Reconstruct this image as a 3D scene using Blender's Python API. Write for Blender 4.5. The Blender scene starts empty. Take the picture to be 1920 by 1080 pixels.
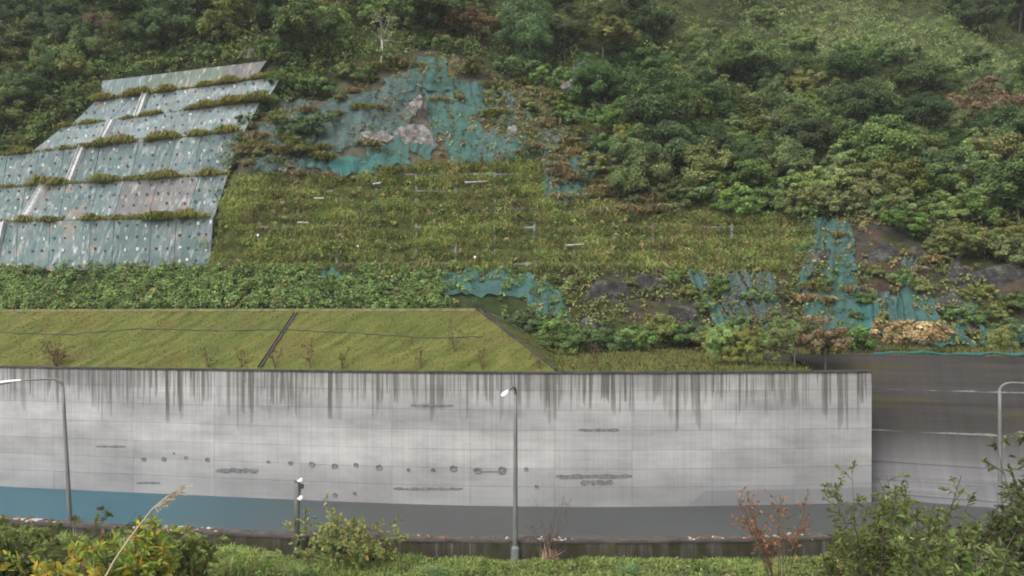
import bpy, math, random
import numpy as np
from mathutils import Vector, noise
from mathutils.bvhtree import BVHTree

# ------------------------------------------------------------------ camera, world, sun, exposure
scene = bpy.context.scene
col = scene.collection
FPX = 1750.0            # focal length in photo pixels (1920 wide)
HZ = 594.0              # horizon row in the photo
CAMZ = 14.0
cd = bpy.data.cameras.new('camera'); cam = bpy.data.objects.new('camera', cd); col.objects.link(cam)
cam.location = (0, 0, CAMZ); cam.rotation_euler = (math.radians(90), 0, 0)
cd.sensor_width = 36.0; cd.lens = 36.0*FPX/1920.0; cd.shift_y = (HZ-540.0)/1920.0
cd.clip_start = 0.5; cd.clip_end = 3000
scene.camera = cam

SUN_EL, SUN_AZ = math.radians(48), math.radians(215)     # azimuth measured clockwise from +Y
w = bpy.data.worlds.new('World'); scene.world = w; w.use_nodes = True
nt = w.node_tree; nt.nodes.clear()
sky = nt.nodes.new('ShaderNodeTexSky'); sky.sky_type = 'NISHITA'; sky.sun_disc = False
sky.sun_elevation = SUN_EL; sky.sun_rotation = SUN_AZ
sky.air_density = 1.0; sky.dust_density = 4.0; sky.ozone_density = 1.0
hs = nt.nodes.new('ShaderNodeHueSaturation'); hs.inputs['Saturation'].default_value = 0.14
bg = nt.nodes.new('ShaderNodeBackground'); bg.inputs['Strength'].default_value = 0.15
ow = nt.nodes.new('ShaderNodeOutputWorld')
nt.links.new(sky.outputs[0], hs.inputs['Color']); nt.links.new(hs.outputs[0], bg.inputs[0]); nt.links.new(bg.outputs[0], ow.inputs[0])
sd = bpy.data.lights.new('sun', 'SUN'); sun = bpy.data.objects.new('sun', sd); col.objects.link(sun)
sd.energy = 1.3; sd.angle = math.radians(35); sd.color = (1.0, 0.97, 0.93)
sdir = Vector((math.sin(SUN_AZ)*math.cos(SUN_EL), math.cos(SUN_AZ)*math.cos(SUN_EL), math.sin(SUN_EL)))
sun.rotation_euler = (-sdir).to_track_quat('-Z', 'Y').to_euler()
scene.view_settings.view_transform = 'Standard'; scene.view_settings.look = 'None'
scene.view_settings.exposure = 0.85; scene.view_settings.gamma = 1.0
scene.view_settings.use_curve_mapping = False
scene.cycles.filter_width = 1.9
scene.cycles.max_bounces = 6; scene.cycles.transparent_max_bounces = 12

rng = np.random.default_rng(7)
random.seed(7)

# ------------------------------------------------------------------ helpers
ORG = {}
def W(px, py, Y):
    return np.array(((px-960.0)/FPX*Y, Y, CAMZ-(py-HZ)/FPX*Y))
def tag(o, label=None, cat=None, group=None, kind=None):
    if label: o['label'] = label
    if cat: o['category'] = cat
    if group: o['group'] = group
    if kind: o['kind'] = kind
    return o
def thing(name, loc, label, cat, group=None):
    o = bpy.data.objects.new(name, None); col.objects.link(o); o.location = loc
    o.empty_display_size = 0.3
    ORG[o] = np.array(loc, float)
    return tag(o, label, cat, group)
def npmesh(name, V, F, C=None, UV=None, smooth=False):
    V = np.asarray(V, float); me = bpy.data.meshes.new(name)
    if isinstance(F, np.ndarray):
        k = F.shape[1]
        me.vertices.add(len(V)); me.vertices.foreach_set('co', V.astype(np.float32).ravel())
        me.loops.add(F.size); me.loops.foreach_set('vertex_index', F.astype(np.int32).ravel())
        me.polygons.add(len(F)); me.polygons.foreach_set('loop_start', np.arange(0, F.size, k, dtype=np.int32))
        me.update(calc_edges=True)
    else:
        me.from_pydata([tuple(v) for v in V], [], [tuple(f) for f in F]); me.update()
    if C is not None:
        a = me.color_attributes.new('Col', 'FLOAT_COLOR', 'POINT')
        C = np.asarray(C, np.float32)
        if C.shape[1] == 3: C = np.concatenate([C, np.ones((len(C), 1), np.float32)], 1)
        a.data.foreach_set('color', C.ravel())
    if UV is not None:
        l = me.uv_layers.new(name='UVMap')
        vi = np.empty(len(me.loops), np.int32); me.loops.foreach_get('vertex_index', vi)
        l.data.foreach_set('uv', np.asarray(UV, np.float32)[vi].ravel())
    me.polygons.foreach_set('use_smooth', np.full(len(me.polygons), bool(smooth)))
    return me
def obj(name, V, F, m, parent=None, C=None, UV=None, smooth=False):
    V = np.asarray(V, float)
    if parent is not None: V = V - ORG[parent]
    me = npmesh(name, V, F, C, UV, smooth); me.materials.append(m)
    o = bpy.data.objects.new(name, me); col.objects.link(o)
    if parent is not None: o.parent = parent; ORG[o] = ORG[parent]
    else: ORG[o] = np.zeros(3)
    return o
def link_mesh(name, me, parent=None, loc=(0, 0, 0), rot=(0, 0, 0), scale=(1, 1, 1)):
    o = bpy.data.objects.new(name, me); col.objects.link(o); o.parent = parent
    o.location = loc; o.rotation_euler = rot; o.scale = scale
    return o
def join(parts):
    """[(V,F)] or [(V,F,C)] -> one; faces must share a vertex count"""
    vs, fs, cs, n = [], [], [], 0
    for p in parts:
        vs.append(p[0]); fs.append(np.asarray(p[1]) + n); n += len(p[0])
        if len(p) > 2: cs.append(p[2])
    return np.concatenate(vs), np.concatenate(fs), (np.concatenate(cs) if cs else None)
def unit(a): return a/np.maximum(np.linalg.norm(a, axis=-1, keepdims=True), 1e-9)
def tube(path, radii, sides=7, cap=True):
    P = np.asarray(path, float); n = len(P); R = np.broadcast_to(np.asarray(radii, float), (n,))
    T = np.gradient(P, axis=0); T = unit(T)
    ref = np.array((0, 0, 1.0)) if abs(T[:, 2]).mean() < .8 else np.array((1.0, 0, 0))
    A = unit(np.cross(T, ref)); B = np.cross(T, A)
    th = np.linspace(0, 2*np.pi, sides, endpoint=False)
    V = (P[:, None] + R[:, None, None]*(np.cos(th)[None, :, None]*A[:, None] + np.sin(th)[None, :, None]*B[:, None])).reshape(-1, 3)
    i = np.arange(n-1)[:, None]*sides; j = np.arange(sides)[None]; k = (j+1) % sides
    F = np.stack([i+j, i+k, i+sides+k, i+sides+j], -1).reshape(-1, 4)
    if cap:
        V = np.concatenate([V, P[:1], P[-1:]]); a, b = n*sides, n*sides+1
        c1 = [(a, (q+1) % sides, q, a) for q in range(0)]
        ex = []
        for q in range(0, sides-1, 2):
            ex.append((a, (q+2) % sides, q+1, q)); m0 = (n-1)*sides; ex.append((b, m0+q, m0+q+1, m0+(q+2) % sides))
        if sides % 2: 
            ex.append((a, 0, sides-1, sides-1)) if False else None
        F = np.concatenate([F, np.array(ex)])
    return V, F
def boxv(c, sx, sy, sz, ax=None):
    """box centred at c; ax = 3x3 rows of local axes"""
    s = np.array([(x, y, z) for z in (-.5, .5) for y in (-.5, .5) for x in (-.5, .5)])*np.array((sx, sy, sz))
    if ax is not None: s = s @ np.asarray(ax)
    F = np.array([(0, 2, 3, 1), (4, 5, 7, 6), (0, 1, 5, 4), (2, 6, 7, 3), (0, 4, 6, 2), (1, 3, 7, 5)])
    return s+np.asarray(c), F
def beam(a, b, wd, ht, up=(0, 0, 1)):
    a = np.asarray(a, float); b = np.asarray(b, float); d = b-a; L = np.linalg.norm(d); d /= L
    s = unit(np.cross(d, np.asarray(up, float))); u = np.cross(s, d)
    return boxv((a+b)/2, L, wd, ht, np.array([d, s, u]))
def fnoise(P, scale, seed=0, octv=3):
    out = np.empty(len(P))
    for i, p in enumerate(P):
        out[i] = noise.fractal((p[0]*scale+seed*17.3, p[1]*scale-seed*9.1, p[2]*scale+seed*3.7), 1.0, 2.0, octv)
    return out
def inpoly(x, y, poly):
    x = np.asarray(x, float); y = np.asarray(y, float); c = np.zeros(x.shape, bool); n = len(poly)
    for i in range(n):
        x1, y1 = poly[i]; x2, y2 = poly[(i+1) % n]
        if y1 == y2: continue
        c ^= ((y1 > y) != (y2 > y)) & (x < (x2-x1)*(y-y1)/(y2-y1)+x1)
    return c
def topx(P):
    P = np.asarray(P); return 960+P[..., 0]/P[..., 1]*FPX, HZ-(P[..., 2]-CAMZ)/P[..., 1]*FPX

# ------------------------------------------------------------------ materials
class N:
    def __init__(s, name):
        s.m = bpy.data.materials.new(name); s.m.use_nodes = True; s.t = s.m.node_tree; s.t.nodes.clear()
        s.out = s.t.nodes.new('ShaderNodeOutputMaterial')
    def n(s, typ, **kw):
        nd = s.t.nodes.new(typ)
        for k, v in kw.items(): setattr(nd, k, v)
        return nd
    def l(s, a, b): s.t.links.new(a, b)
    def attr(s, nm='Col'): return s.n('ShaderNodeAttribute', attribute_name=nm).outputs['Color']
    def objc(s): return s.n('ShaderNodeTexCoord').outputs['Object']
    def geo(s): return s.n('ShaderNodeNewGeometry').outputs['Position']
    def uv(s): return s.n('ShaderNodeUVMap', uv_map='UVMap').outputs['UV']
    def rnd(s): return s.n('ShaderNodeObjectInfo').outputs['Random']
    def mapp(s, v, scale=(1, 1, 1), loc=(0, 0, 0)):
        q = s.n('ShaderNodeMapping'); q.inputs['Scale'].default_value = scale; q.inputs['Location'].default_value = loc
        s.l(v, q.inputs['Vector']); return q.outputs[0]
    def rot(s, v, rz, scale):
        q = s.n('ShaderNodeVectorRotate', rotation_type='Z_AXIS'); q.inputs['Angle'].default_value = rz; s.l(v, q.inputs['Vector']); return s.mapp(q.outputs[0], scale)
    def noise(s, v, scale, detail=4, rough=.55):
        q = s.n('ShaderNodeTexNoise'); q.inputs['Scale'].default_value = scale
        q.inputs['Detail'].default_value = detail; q.inputs['Roughness'].default_value = rough
        s.l(v, q.inputs['Vector']); return q.outputs['Fac']
    def ramp(s, f, stops):
        q = s.n('ShaderNodeValToRGB'); e = q.color_ramp.elements
        while len(e) < len(stops): e.new(.5)
        for i, (p, c) in enumerate(stops):
            e[i].position = p; e[i].color = (c, c, c, 1) if not hasattr(c, '__len__') else (*c, 1)
        s.l(f, q.inputs[0]); return q.outputs[0]
    def math(s, op, a, b=0.0, c=None, clamp=False):
        q = s.n('ShaderNodeMath', operation=op, use_clamp=clamp)
        for i, v in enumerate((a, b) if c is None else (a, b, c)):
            if isinstance(v, (int, float)): q.inputs[i].default_value = v
            else: s.l(v, q.inputs[i])
        return q.outputs[0]
    def mix(s, f, a, b, mode='MIX'):
        q = s.n('ShaderNodeMix', data_type='RGBA', blend_type=mode)
        for sock, v in ((q.inputs[0], f), (q.inputs[6], a), (q.inputs[7], b)):
            if isinstance(v, (int, float)): sock.default_value = v if sock.type == 'VALUE' else (v, v, v, 1)
            elif isinstance(v, (tuple, list)): sock.default_value = (*v, 1)
            else: s.l(v, sock)
        return q.outputs[2]
    def sep(s, v):
        q = s.n('ShaderNodeSeparateXYZ'); s.l(v, q.inputs[0]); return q.outputs
    def bsdf(s, color, rough=.8, spec=.3, metal=0.0, bump=None, bs=.4, bd=.05, translucent=0.0):
        p = s.n('ShaderNodeBsdfPrincipled')
        if isinstance(color, (tuple, list)): p.inputs['Base Color'].default_value = (*color, 1)
        else: s.l(color, p.inputs['Base Color'])
        if isinstance(rough, (int, float)): p.inputs['Roughness'].default_value = rough
        else: s.l(rough, p.inputs['Roughness'])
        p.inputs['Specular IOR Level'].default_value = spec; p.inputs['Metallic'].default_value = metal
        if bump is not None:
            b = s.n('ShaderNodeBump'); b.inputs['Strength'].default_value = bs; b.inputs['Distance'].default_value = bd
            s.l(bump, b.inputs['Height']); s.l(b.outputs[0], p.inputs['Normal'])
        if translucent:
            t = s.n('ShaderNodeBsdfTranslucent'); 
            if isinstance(color, (tuple, list)): t.inputs[0].default_value = (*color, 1)
            else: s.l(color, t.inputs[0])
            mx = s.n('ShaderNodeMixShader'); mx.inputs[0].default_value = translucent
            s.l(p.outputs[0], mx.inputs[1]); s.l(t.outputs[0], mx.inputs[2]); s.l(mx.outputs[0], s.out.inputs[0])
        else: s.l(p.outputs[0], s.out.inputs[0])
        return s.m

M = {}
def leafmat(name, var=.5, trans=.25):
    k = N(name); c = k.attr(); r = k.rnd()
    h = k.n('ShaderNodeHueSaturation')
    k.l(k.math('MULTIPLY_ADD', r, .03, .478), h.inputs['Hue'])
    k.l(k.math('MULTIPLY_ADD', k.math('FRACT', k.math('MULTIPLY', r, 7.31)), .22, .88), h.inputs['Saturation'])
    k.l(k.math('MULTIPLY_ADD', k.math('FRACT', k.math('MULTIPLY', r, 3.77)), var, 1.0-var*.45), h.inputs['Value'])
    k.l(c, h.inputs['Color'])
    return k.bsdf(h.outputs[0], .65, .10, translucent=trans)
M['leaf'] = leafmat('leaf'); M['grass'] = leafmat('grass_blades', .0, .3); M['leaf_near'] = leafmat('leaf_near', .0, .55)
k = N('bark'); o_ = k.objc(); M['bark'] = k.bsdf(k.ramp(k.noise(o_, 3, 5), [(.3, (.035, .03, .024)), (.7, (.11, .095, .075))]), .9, bump=k.noise(o_, 12), bs=.6)
k = N('pale_bark'); o_ = k.objc(); M['pale_bark'] = k.bsdf(k.ramp(k.noise(o_, 3, 5), [(.3, (.2, .19, .16)), (.7, (.4, .38, .33))]), .9)
k = N('red_twig'); o_ = k.objc(); M['twig'] = k.bsdf(k.ramp(k.noise(o_, 3, 5), [(.3, (.06, .035, .025)), (.7, (.14, .08, .06))]), .9)

# hillside soil / rock: colour from painted regions, fine variation from noise
k = N('hillside_soil'); g = k.geo()
n1 = k.noise(g, .8, 8, .65); n2 = k.noise(k.mapp(g, (1, 1, 2.2)), 2.5, 6, .7)
c = k.mix(1.0, k.attr(), k.ramp(n1, [(.25, (.45, .43, .4)), (.5, (1, 1, 1)), (.75, (1.45, 1.4, 1.35))]), 'MULTIPLY')
c = k.mix(k.ramp(k.noise(g, .35, 6), [(.52, 0.0), (.62, .7)]), c, (.055, .065, .02))
M['hill'] = k.bsdf(c, .95, .15, bump=n2, bs=.9, bd=.5)

k = N('grass_turf'); g = k.geo()
st = k.noise(k.rot(g, -.75, (.28, 1.5, .6)), .8, 5, .62)
c = k.ramp(st, [(.30, (.048, .056, .014)), (.5, (.086, .096, .024)), (.70, (.138, .128, .040))])
c = k.mix(k.ramp(k.noise(g, .16, 4), [(.45, 0.0), (.7, .55)]), c, (.075, .09, .026))
c = k.mix(k.ramp(k.noise(k.mapp(g, (1, 1, 1), (30, 0, 0)), .3, 5, .6), [(.5, 0.0), (.66, .5)]), c, (.10, .075, .03))
c = k.mix(k.ramp(k.noise(g, 5.5, 4), [(.55, 0.0), (.8, .22)]), c, (.05, .058, .018))
M['turf'] = k.bsdf(c, .95, .1, bump=k.noise(k.rot(g, -.75, (.35, 1.2, .8)), 1.0, 6, .65), bs=.8, bd=.3)

def concrete_wall(name, top, base_lo, base_hi, streak_amt, streak_col, lmin, lmax, damp=0.0, moss=0.0, dens=.5):
    k = N(name); uv = k.uv(); s = k.sep(uv); u, v = s[0], s[1]
    cl = k.noise(k.mapp(uv, (.16, .35, 1)), 1.0, 6, .6)
    c = k.ramp(cl, [(.3, base_lo), (.7, base_hi)])
    # fine form-board lines and blotches
    hz = k.noise(k.mapp(uv, (.12, 4.5, 1)), 1.0, 3, .5)
    c = k.mix(.2, c, k.mix(1.0, c, k.ramp(hz, [(.3, .72), (.7, 1.22)]), 'MULTIPLY'))
    vt = k.noise(k.mapp(uv, (6.0, .10, 1)), 1.0, 4, .7)
    c = k.mix(.38, c, k.mix(1.0, c, k.ramp(vt, [(.3, .70), (.7, 1.2)]), 'MULTIPLY'))
    if damp:
        lowf = k.ramp(k.math('DIVIDE', k.math('MULTIPLY_ADD', k.noise(k.mapp(uv, (.06, .3, 1), (2, 7, 0)), 1.0, 3), 3.0, v), 10.0), [(.34, .42), (.62, 0.0)])
        c = k.mix(lowf, c, (.145, .147, .153))
    # long run-off stains hanging from the top edge
    depth = k.math('SUBTRACT', top, v)
    zu = k.mapp(uv, (1, .012, 1))
    for sc, hard, lm, off in ((3.4, .025, .9, 0), (6.5, .03, .7, 7.7), (1.8, .02, 1.15, 21.0)):
        pres = k.noise(k.mapp(zu, (1, 1, 1), (off, 0, 0)), sc, 3, .6)
        th_ = dens+(.10 if off == 21.0 else .02); pres = k.ramp(pres, [(th_, 0.0), (th_+hard, 1.0)])
        ln = k.noise(k.mapp(zu, (1, 1, 1), (off+31, 0, 0)), sc*.22, 1, .5)
        ln = k.math('MULTIPLY_ADD', k.ramp(ln, [(.3, 0.0), (.72, 1.0)]), (lmax-lmin)*lm, lmin*lm)
        f = k.math('SUBTRACT', 1.0, k.math('DIVIDE', depth, ln), clamp=True)
        f = k.ramp(f, [(0.0, 0.0), (.05, .5), (.35, .85), (1.0, 1.0)])
        f = k.math('MULTIPLY', k.math('MULTIPLY', f, pres), k.math('MULTIPLY', k.ramp(k.noise(k.mapp(zu, (1, 1, 1), (off+57, 0, 0)), .16, 2), [(.36, .3), (.58, 1.0)]), streak_amt))
        c = k.mix(f, c, streak_col)
    # dirty band right under the coping
    f = k.ramp(k.math('DIVIDE', depth, 1.8), [(0.0, .55), (.6, .22), (1.0, 0.0)])
    c = k.mix(k.math('MULTIPLY', f, k.ramp(k.noise(k.mapp(uv, (1.2, .25, 1)), 1.0, 4), [(.3, .3), (.7, 1.0)])), c, (.11, .105, .09))
    if damp:
        f = k.math('MULTIPLY', k.math('LESS_THAN', v, 1.95), k.math('GREATER_THAN', k.math('MULTIPLY_ADD', v, -1.2, u), 88.3))
        c = k.mix(k.math('MULTIPLY', f, damp), c, (.12, .125, .135))
    if moss:
        f = k.ramp(k.noise(k.mapp(uv, (1.1, .16, 1)), 1.0, 5, .62), [(.42, 0.0), (.56, moss)])
        c = k.mix(f, c, (.022, .020, .007))
        f = k.ramp(k.noise(k.mapp(uv, (.5, .8, 1), (5, 3, 0)), 1.0, 5, .62), [(.52, 0.0), (.64, .6)])
        c = k.mix(f, c, (.045, .042, .012))
    h = k.n('ShaderNodeHueSaturation'); k.l(c, h.inputs['Color'])
    k.l(k.math('MULTIPLY_ADD', k.rnd(), .16, .92), h.inputs['Value'])
    return k.bsdf(h.outputs[0], .85, .25, bump=k.noise(uv, 3.0, 6, .7), bs=.35, bd=.05)
M['wall'] = concrete_wall('stained_concrete', 10.2, (.20, .196, .193), (.375, .366, .355), .84, (.060, .054, .047), .9, 5.2, damp=.45, dens=.5)
M['parapet'] = concrete_wall('mossy_parapet_concrete', 1.1, (.04, .036, .028), (.14, .126, .108), .97, (.010, .0095, .005), .8, 3.5, moss=.93, dens=.44)
# revetment: weathered upper lifts, paler lower lifts
k = N('dark_stained_concrete'); uv = k.uv(); s = k.sep(uv)
hz = k.noise(k.mapp(uv, (.05, 1.6, 1)), 1.0, 5, .6)
up = k.ramp(k.math('MULTIPLY_ADD', k.noise(k.mapp(uv, (.12, .2, 1)), 1.0, 3), 2.4, k.math('SUBTRACT', s[1], 6.6)), [(-.0, 0.0), (1.0, 1.0)])
c = k.mix(k.ramp(k.math('DIVIDE', k.math('ADD', s[1], k.math('MULTIPLY', hz, 3.0)), 12.0), [(.34, 0.0), (.62, 1.0)]), (.135, .133, .135), (.034, .031, .029))
c = k.mix(1.0, c, k.ramp(hz, [(.3, .65), (.7, 1.35)]), 'MULTIPLY')
ms = k.ramp(k.noise(k.mapp(uv, (.10, 1.1, 1), (9, 4, 0)), 1.0, 5, .65), [(.52, 0.0), (.62, .65)])
c = k.mix(k.math('MULTIPLY', ms, k.ramp(k.math('DIVIDE', s[1], 12.0), [(.45, 0.0), (.6, 1.0)])), c, (.05, .043, .011))
vt = k.noise(k.mapp(uv, (1.6, .1, 1)), 1.0, 4)
c = k.mix(.4, c, k.mix(1.0, c, k.ramp(vt, [(.3, .7), (.7, 1.3)]), 'MULTIPLY'))
M['revet'] = k.bsdf(c, .85, .25, bump=k.noise(uv, 2.5, 6), bs=.4, bd=.06)

k = N('plain_concrete'); g = k.geo()
M['conc'] = k.bsdf(k.ramp(k.noise(g, 1.3, 6), [(.3, (.22, .21, .19)), (.7, (.40, .39, .36))]), .88, .25, bump=k.noise(g, 9), bs=.3)
k = N('white_concrete'); g = k.geo()
M['chute'] = k.bsdf(k.ramp(k.noise(g, 1.3, 6), [(.3, (.34, .35, .35)), (.7, (.60, .60, .60))]), .88, .25)
k = N('dark_concrete'); g = k.geo()
M['dconc'] = k.bsdf(k.ramp(k.noise(g, 1.0, 6), [(.3, (.028, .025, .024)), (.7, (.075, .066, .062))]), .9, .2)
k = N('dark_stain'); g = k.geo(); M['plug'] = k.bsdf(k.ramp(k.noise(g, 4, 4), [(.35, (.09, .09, .09)), (.7, (.19, .185, .185))]), .9)
k = N('lime_kerb'); g = k.geo(); M['limekerb'] = k.bsdf(k.ramp(k.noise(g, 2, 5), [(.3, (.10, .10, .04)), (.7, (.2, .19, .09))]), .9)
k = N('rubber'); M['hose'] = k.bsdf((.045, .045, .045), .6)
k = N('silt'); g = k.geo(); M['silt'] = k.bsdf(k.ramp(k.noise(g, 2.2, 6), [(.3, (.035, .03, .026)), (.7, (.11, .086, .072))]), .9, bump=k.noise(g, 8), bs=.6)
k = N('litter'); M['litter'] = k.bsdf(k.attr(), .7)
k = N('galvanised_steel'); g = k.objc(); M['steel'] = k.bsdf(k.ramp(k.noise(k.mapp(g, (3, 3, .4)), 1.5, 4), [(.3, (.10, .104, .10)), (.7, (.17, .174, .165))]), .6, .35, metal=.1)
k = N('white_enamel'); M['enamel'] = k.bsdf((.72, .74, .74), .35, .5)
k = N('lamp_glass'); M['lglass'] = k.bsdf((.45, .46, .44), .2, .6)
k = N('dark_metal'); M['dmetal'] = k.bsdf((.035, .035, .04), .5, .5)

# net: teal woven debris net, open enough to see through in places
def netmat(name, c1, c2, open_):
    k = N(name); g = k.geo(); n = k.noise(k.mapp(g, (1, 1, .5)), .9, 6, .65)
    c = k.ramp(n, [(.3, c1), (.7, c2)])
    p = k.n('ShaderNodeBsdfPrincipled'); k.l(c, p.inputs['Base Color']); p.inputs['Roughness'].default_value = .7
    p.inputs['Specular IOR Level'].default_value = .3
    bb = k.n('ShaderNodeBump'); bb.inputs['Strength'].default_value = 1.0; bb.inputs['Distance'].default_value = .5; k.l(k.noise(k.mapp(g, (1.6, 1.6, .5)), 1.3, 5, .6), bb.inputs['Height']); k.l(bb.outputs[0], p.inputs['Normal'])
    tl = k.n('ShaderNodeBsdfTranslucent'); k.l(c, tl.inputs[0])
    m1 = k.n('ShaderNodeMixShader'); m1.inputs[0].default_value = .25; k.l(p.outputs[0], m1.inputs[1]); k.l(tl.outputs[0], m1.inputs[2])
    t = k.n('ShaderNodeBsdfTransparent'); m2 = k.n('ShaderNodeMixShader')
    k.l(k.ramp(k.noise(k.mapp(g, (.8, .8, 1.4), (5, 5, 5)), .8, 7, .7), [(.35, open_*.7), (.6, open_), (.72, .95)]), m2.inputs[0])
    k.l(m1.outputs[0], m2.inputs[1]); k.l(t.outputs[0], m2.inputs[2]); k.l(m2.outputs[0], k.out.inputs[0])
    return k.m
M['net'] = netmat('teal_net', (.04, .115, .10), (.09, .195, .172), .25)
M['net_pale'] = netmat('pale_net', (.068, .122, .115), (.14, .205, .195), .42)
M['net_bright'] = netmat('bright_net', (.03, .13, .115), (.06, .20, .18), .2)

# soil nail panels: shotcrete under a teal net
def panelmat(name, lo, hi, netc, netamt):
    k = N(name); uv = k.uv(); g = k.geo()
    c = k.ramp(k.noise(k.mapp(g, (1.3, 1.3, .35)), .8, 6, .6), [(.3, lo), (.7, hi)])
    f = k.ramp(k.noise(g, .45, 6, .6), [(.35, netamt*.55), (.65, netamt)])
    c = k.mix(f, c, netc)
    wv = k.noise(k.mapp(g, (2.2, 2.2, .25)), 1.0, 4, .6)
    c = k.mix(k.ramp(wv, [(.54, 0.0), (.68, .65)]), c, (.37, .38, .375))
    dk = k.noise(k.mapp(g, (3.1, 3.1, .18), (4, 4, 4)), 1.0, 4, .6); c = k.mix(k.ramp(dk, [(.52, 0.0), (.68, .6)]), c, (.05, .075, .075))
    br = k.noise(g, .6, 4)
    c = k.mix(k.ramp(br, [(.57, 0.0), (.68, .65)]), c, (.23, .175, .14))
    h = k.n('ShaderNodeHueSaturation'); k.l(c, h.inputs['Color']); k.l(k.math('MULTIPLY_ADD', k.rnd(), .22, .86), h.inputs['Value'])
    return k.bsdf(h.outputs[0], .85, .2, bump=k.noise(g, 3, 6), bs=.5, bd=.1)
M['panel'] = panelmat('netted_shotcrete', (.105, .118, .119), (.235, .25, .247), (.058, .106, .105), .80)
M['panel_pale'] = panelmat('pale_netted_shotcrete', (.145, .162, .167), (.29, .307, .308), (.088, .138, .14), .72)
M['panel_brown'] = panelmat('stained_shotcrete', (.10, .092, .09), (.20, .185, .178), (.12, .125, .125), .6)
M['panel_green'] = panelmat('mossy_shotcrete', (.09, .11, .085), (.17, .19, .15), (.09, .12, .10), .6)
k = N('pale_rock'); g = k.geo(); n1 = k.noise(g, 1.1, 8, .7)
vo = k.n('ShaderNodeTexVoronoi', feature='DISTANCE_TO_EDGE'); vo.inputs['Scale'].default_value = 1.1; k.l(k.mapp(g, (1, 1, 1.8)), vo.inputs['Vector']); n1 = k.math('MULTIPLY', n1, k.ramp(vo.outputs[0], [(0.0, .82), (.05, 1.0)]))
M['rock'] = k.bsdf(k.ramp(n1, [(.32, (.055, .05, .045)), (.48, (.20, .185, .175)), (.68, (.46, .43, .41))]), .9, .2, bump=k.noise(g, 2.2, 8, .75), bs=1.0, bd=.5)
k = N('grey_rock'); g = k.geo(); n1 = k.noise(g, .9, 8, .7)
vo = k.n('ShaderNodeTexVoronoi', feature='DISTANCE_TO_EDGE'); vo.inputs['Scale'].default_value = 1.0; k.l(k.mapp(g, (1, 1, 2.2)), vo.inputs['Vector']); n1 = k.math('MULTIPLY', n1, k.ramp(vo.outputs[0], [(0.0, .85), (.05, 1.0)]))
M['rock_grey'] = k.bsdf(k.ramp(n1, [(.32, (.022, .021, .019)), (.5, (.068, .064, .06)), (.7, (.18, .175, .165))]), .9, .2, bump=k.noise(g, 2.0, 8, .75), bs=1.0, bd=.5)

# water: silty basin, teal where deep at the left, greyer towards the right
k = N('water_surface'); g = k.geo(); s = k.sep(g)
xr = k.math('MULTIPLY_ADD', k.noise(k.mapp(g, (.05, .12, 1)), 1.0, 3), 14.0, s[0])
f = k.ramp(k.math('MULTIPLY_ADD', xr, 1/40.0, .82), [(.36, 0.0), (.7, 1.0)])
c = k.mix(f, (.022, .085, .112), (.05, .054, .052))
p = k.n('ShaderNodeBsdfPrincipled'); k.l(c, p.inputs['Base Color']); p.inputs['Roughness'].default_value = .32
p.inputs['IOR'].default_value = 1.33; p.inputs['Specular IOR Level'].default_value = .25
b = k.n('ShaderNodeBump'); b.inputs['Strength'].default_value = .15; b.inputs['Distance'].default_value = .05
k.l(k.noise(k.mapp(g, (1, 2.5, 1)), 1.5, 3), b.inputs['Height']); k.l(b.outputs[0], p.inputs['Normal']); k.l(p.outputs[0], k.out.inputs[0])
M['water'] = k.m
k = N('road_asphalt'); g = k.geo(); M['asphalt'] = k.bsdf(k.ramp(k.noise(g, 30, 4), [(.3, (.035, .035, .036)), (.7, (.065, .065, .065))]), .85)
k = N('ground_soil'); g = k.geo(); M['soil'] = k.bsdf(k.ramp(k.noise(g, 1.5, 6), [(.3, (.025, .032, .012)), (.7, (.06, .07, .025))]), .95)

# ------------------------------------------------------------------ plan curves (X -> Y)
_gx = np.linspace(-110, 60, 681)
_gy = np.interp(_gx, [-110, -70, -39.6, -21.8, -12.1, -2.2, 8.8, 20.2, 25.4, 60], [94, 81, 72.1, 68.2, 66.1, 64.5, 64.2, 65.2, 65.9, 71])
_k = np.exp(-np.linspace(-2, 2, 81)**2); _k /= _k.sum()
_gy = np.convolve(np.pad(_gy, 40, mode='reflect', reflect_type='odd'), _k, 'valid')
def wallY(X): return np.interp(X, _gx, _gy)
def parY(X): return 53.6+.0042*(np.asarray(X, float)-4)**2
WALL_TOP, WATER_Z, BANK_Z = 10.2, .9, 14.5
XEND = 25.4

# ------------------------------------------------------------------ ground, road, water
V, F = boxv((0, 170, -2.2), 770, 430, .4)
g_ = obj('ground', V, F, M['soil']); tag(g_, 'dark soil ground under the whole valley', 'ground', kind='structure')
xs = np.linspace(-75, 60, 70)
def strip(rows):
    rows = [np.asarray(r, float) for r in rows]; n = len(rows[0]); V = np.concatenate(rows)
    F = np.array([(r*n+i, r*n+i+1, (r+1)*n+i+1, (r+1)*n+i) for r in range(len(rows)-1) for i in range(n-1)])
    return V, F
def curve(off, z, fn=parY): return np.stack([xs, fn(xs)+off, np.full_like(xs, z)], 1)
V, F = strip([curve(-17, -.15), curve(-5, -.15)]); tag(obj('road', V, F, M['asphalt']), 'curved asphalt road below the lamps', 'road', kind='structure')
V, F = strip([curve(-5, -.02), curve(-3, 0), curve(.6, .02)]); verge = obj('verge', V, F, M['soil']); tag(verge, 'grassy verge in front of the low mossy wall', 'verge', kind='structure')
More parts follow.
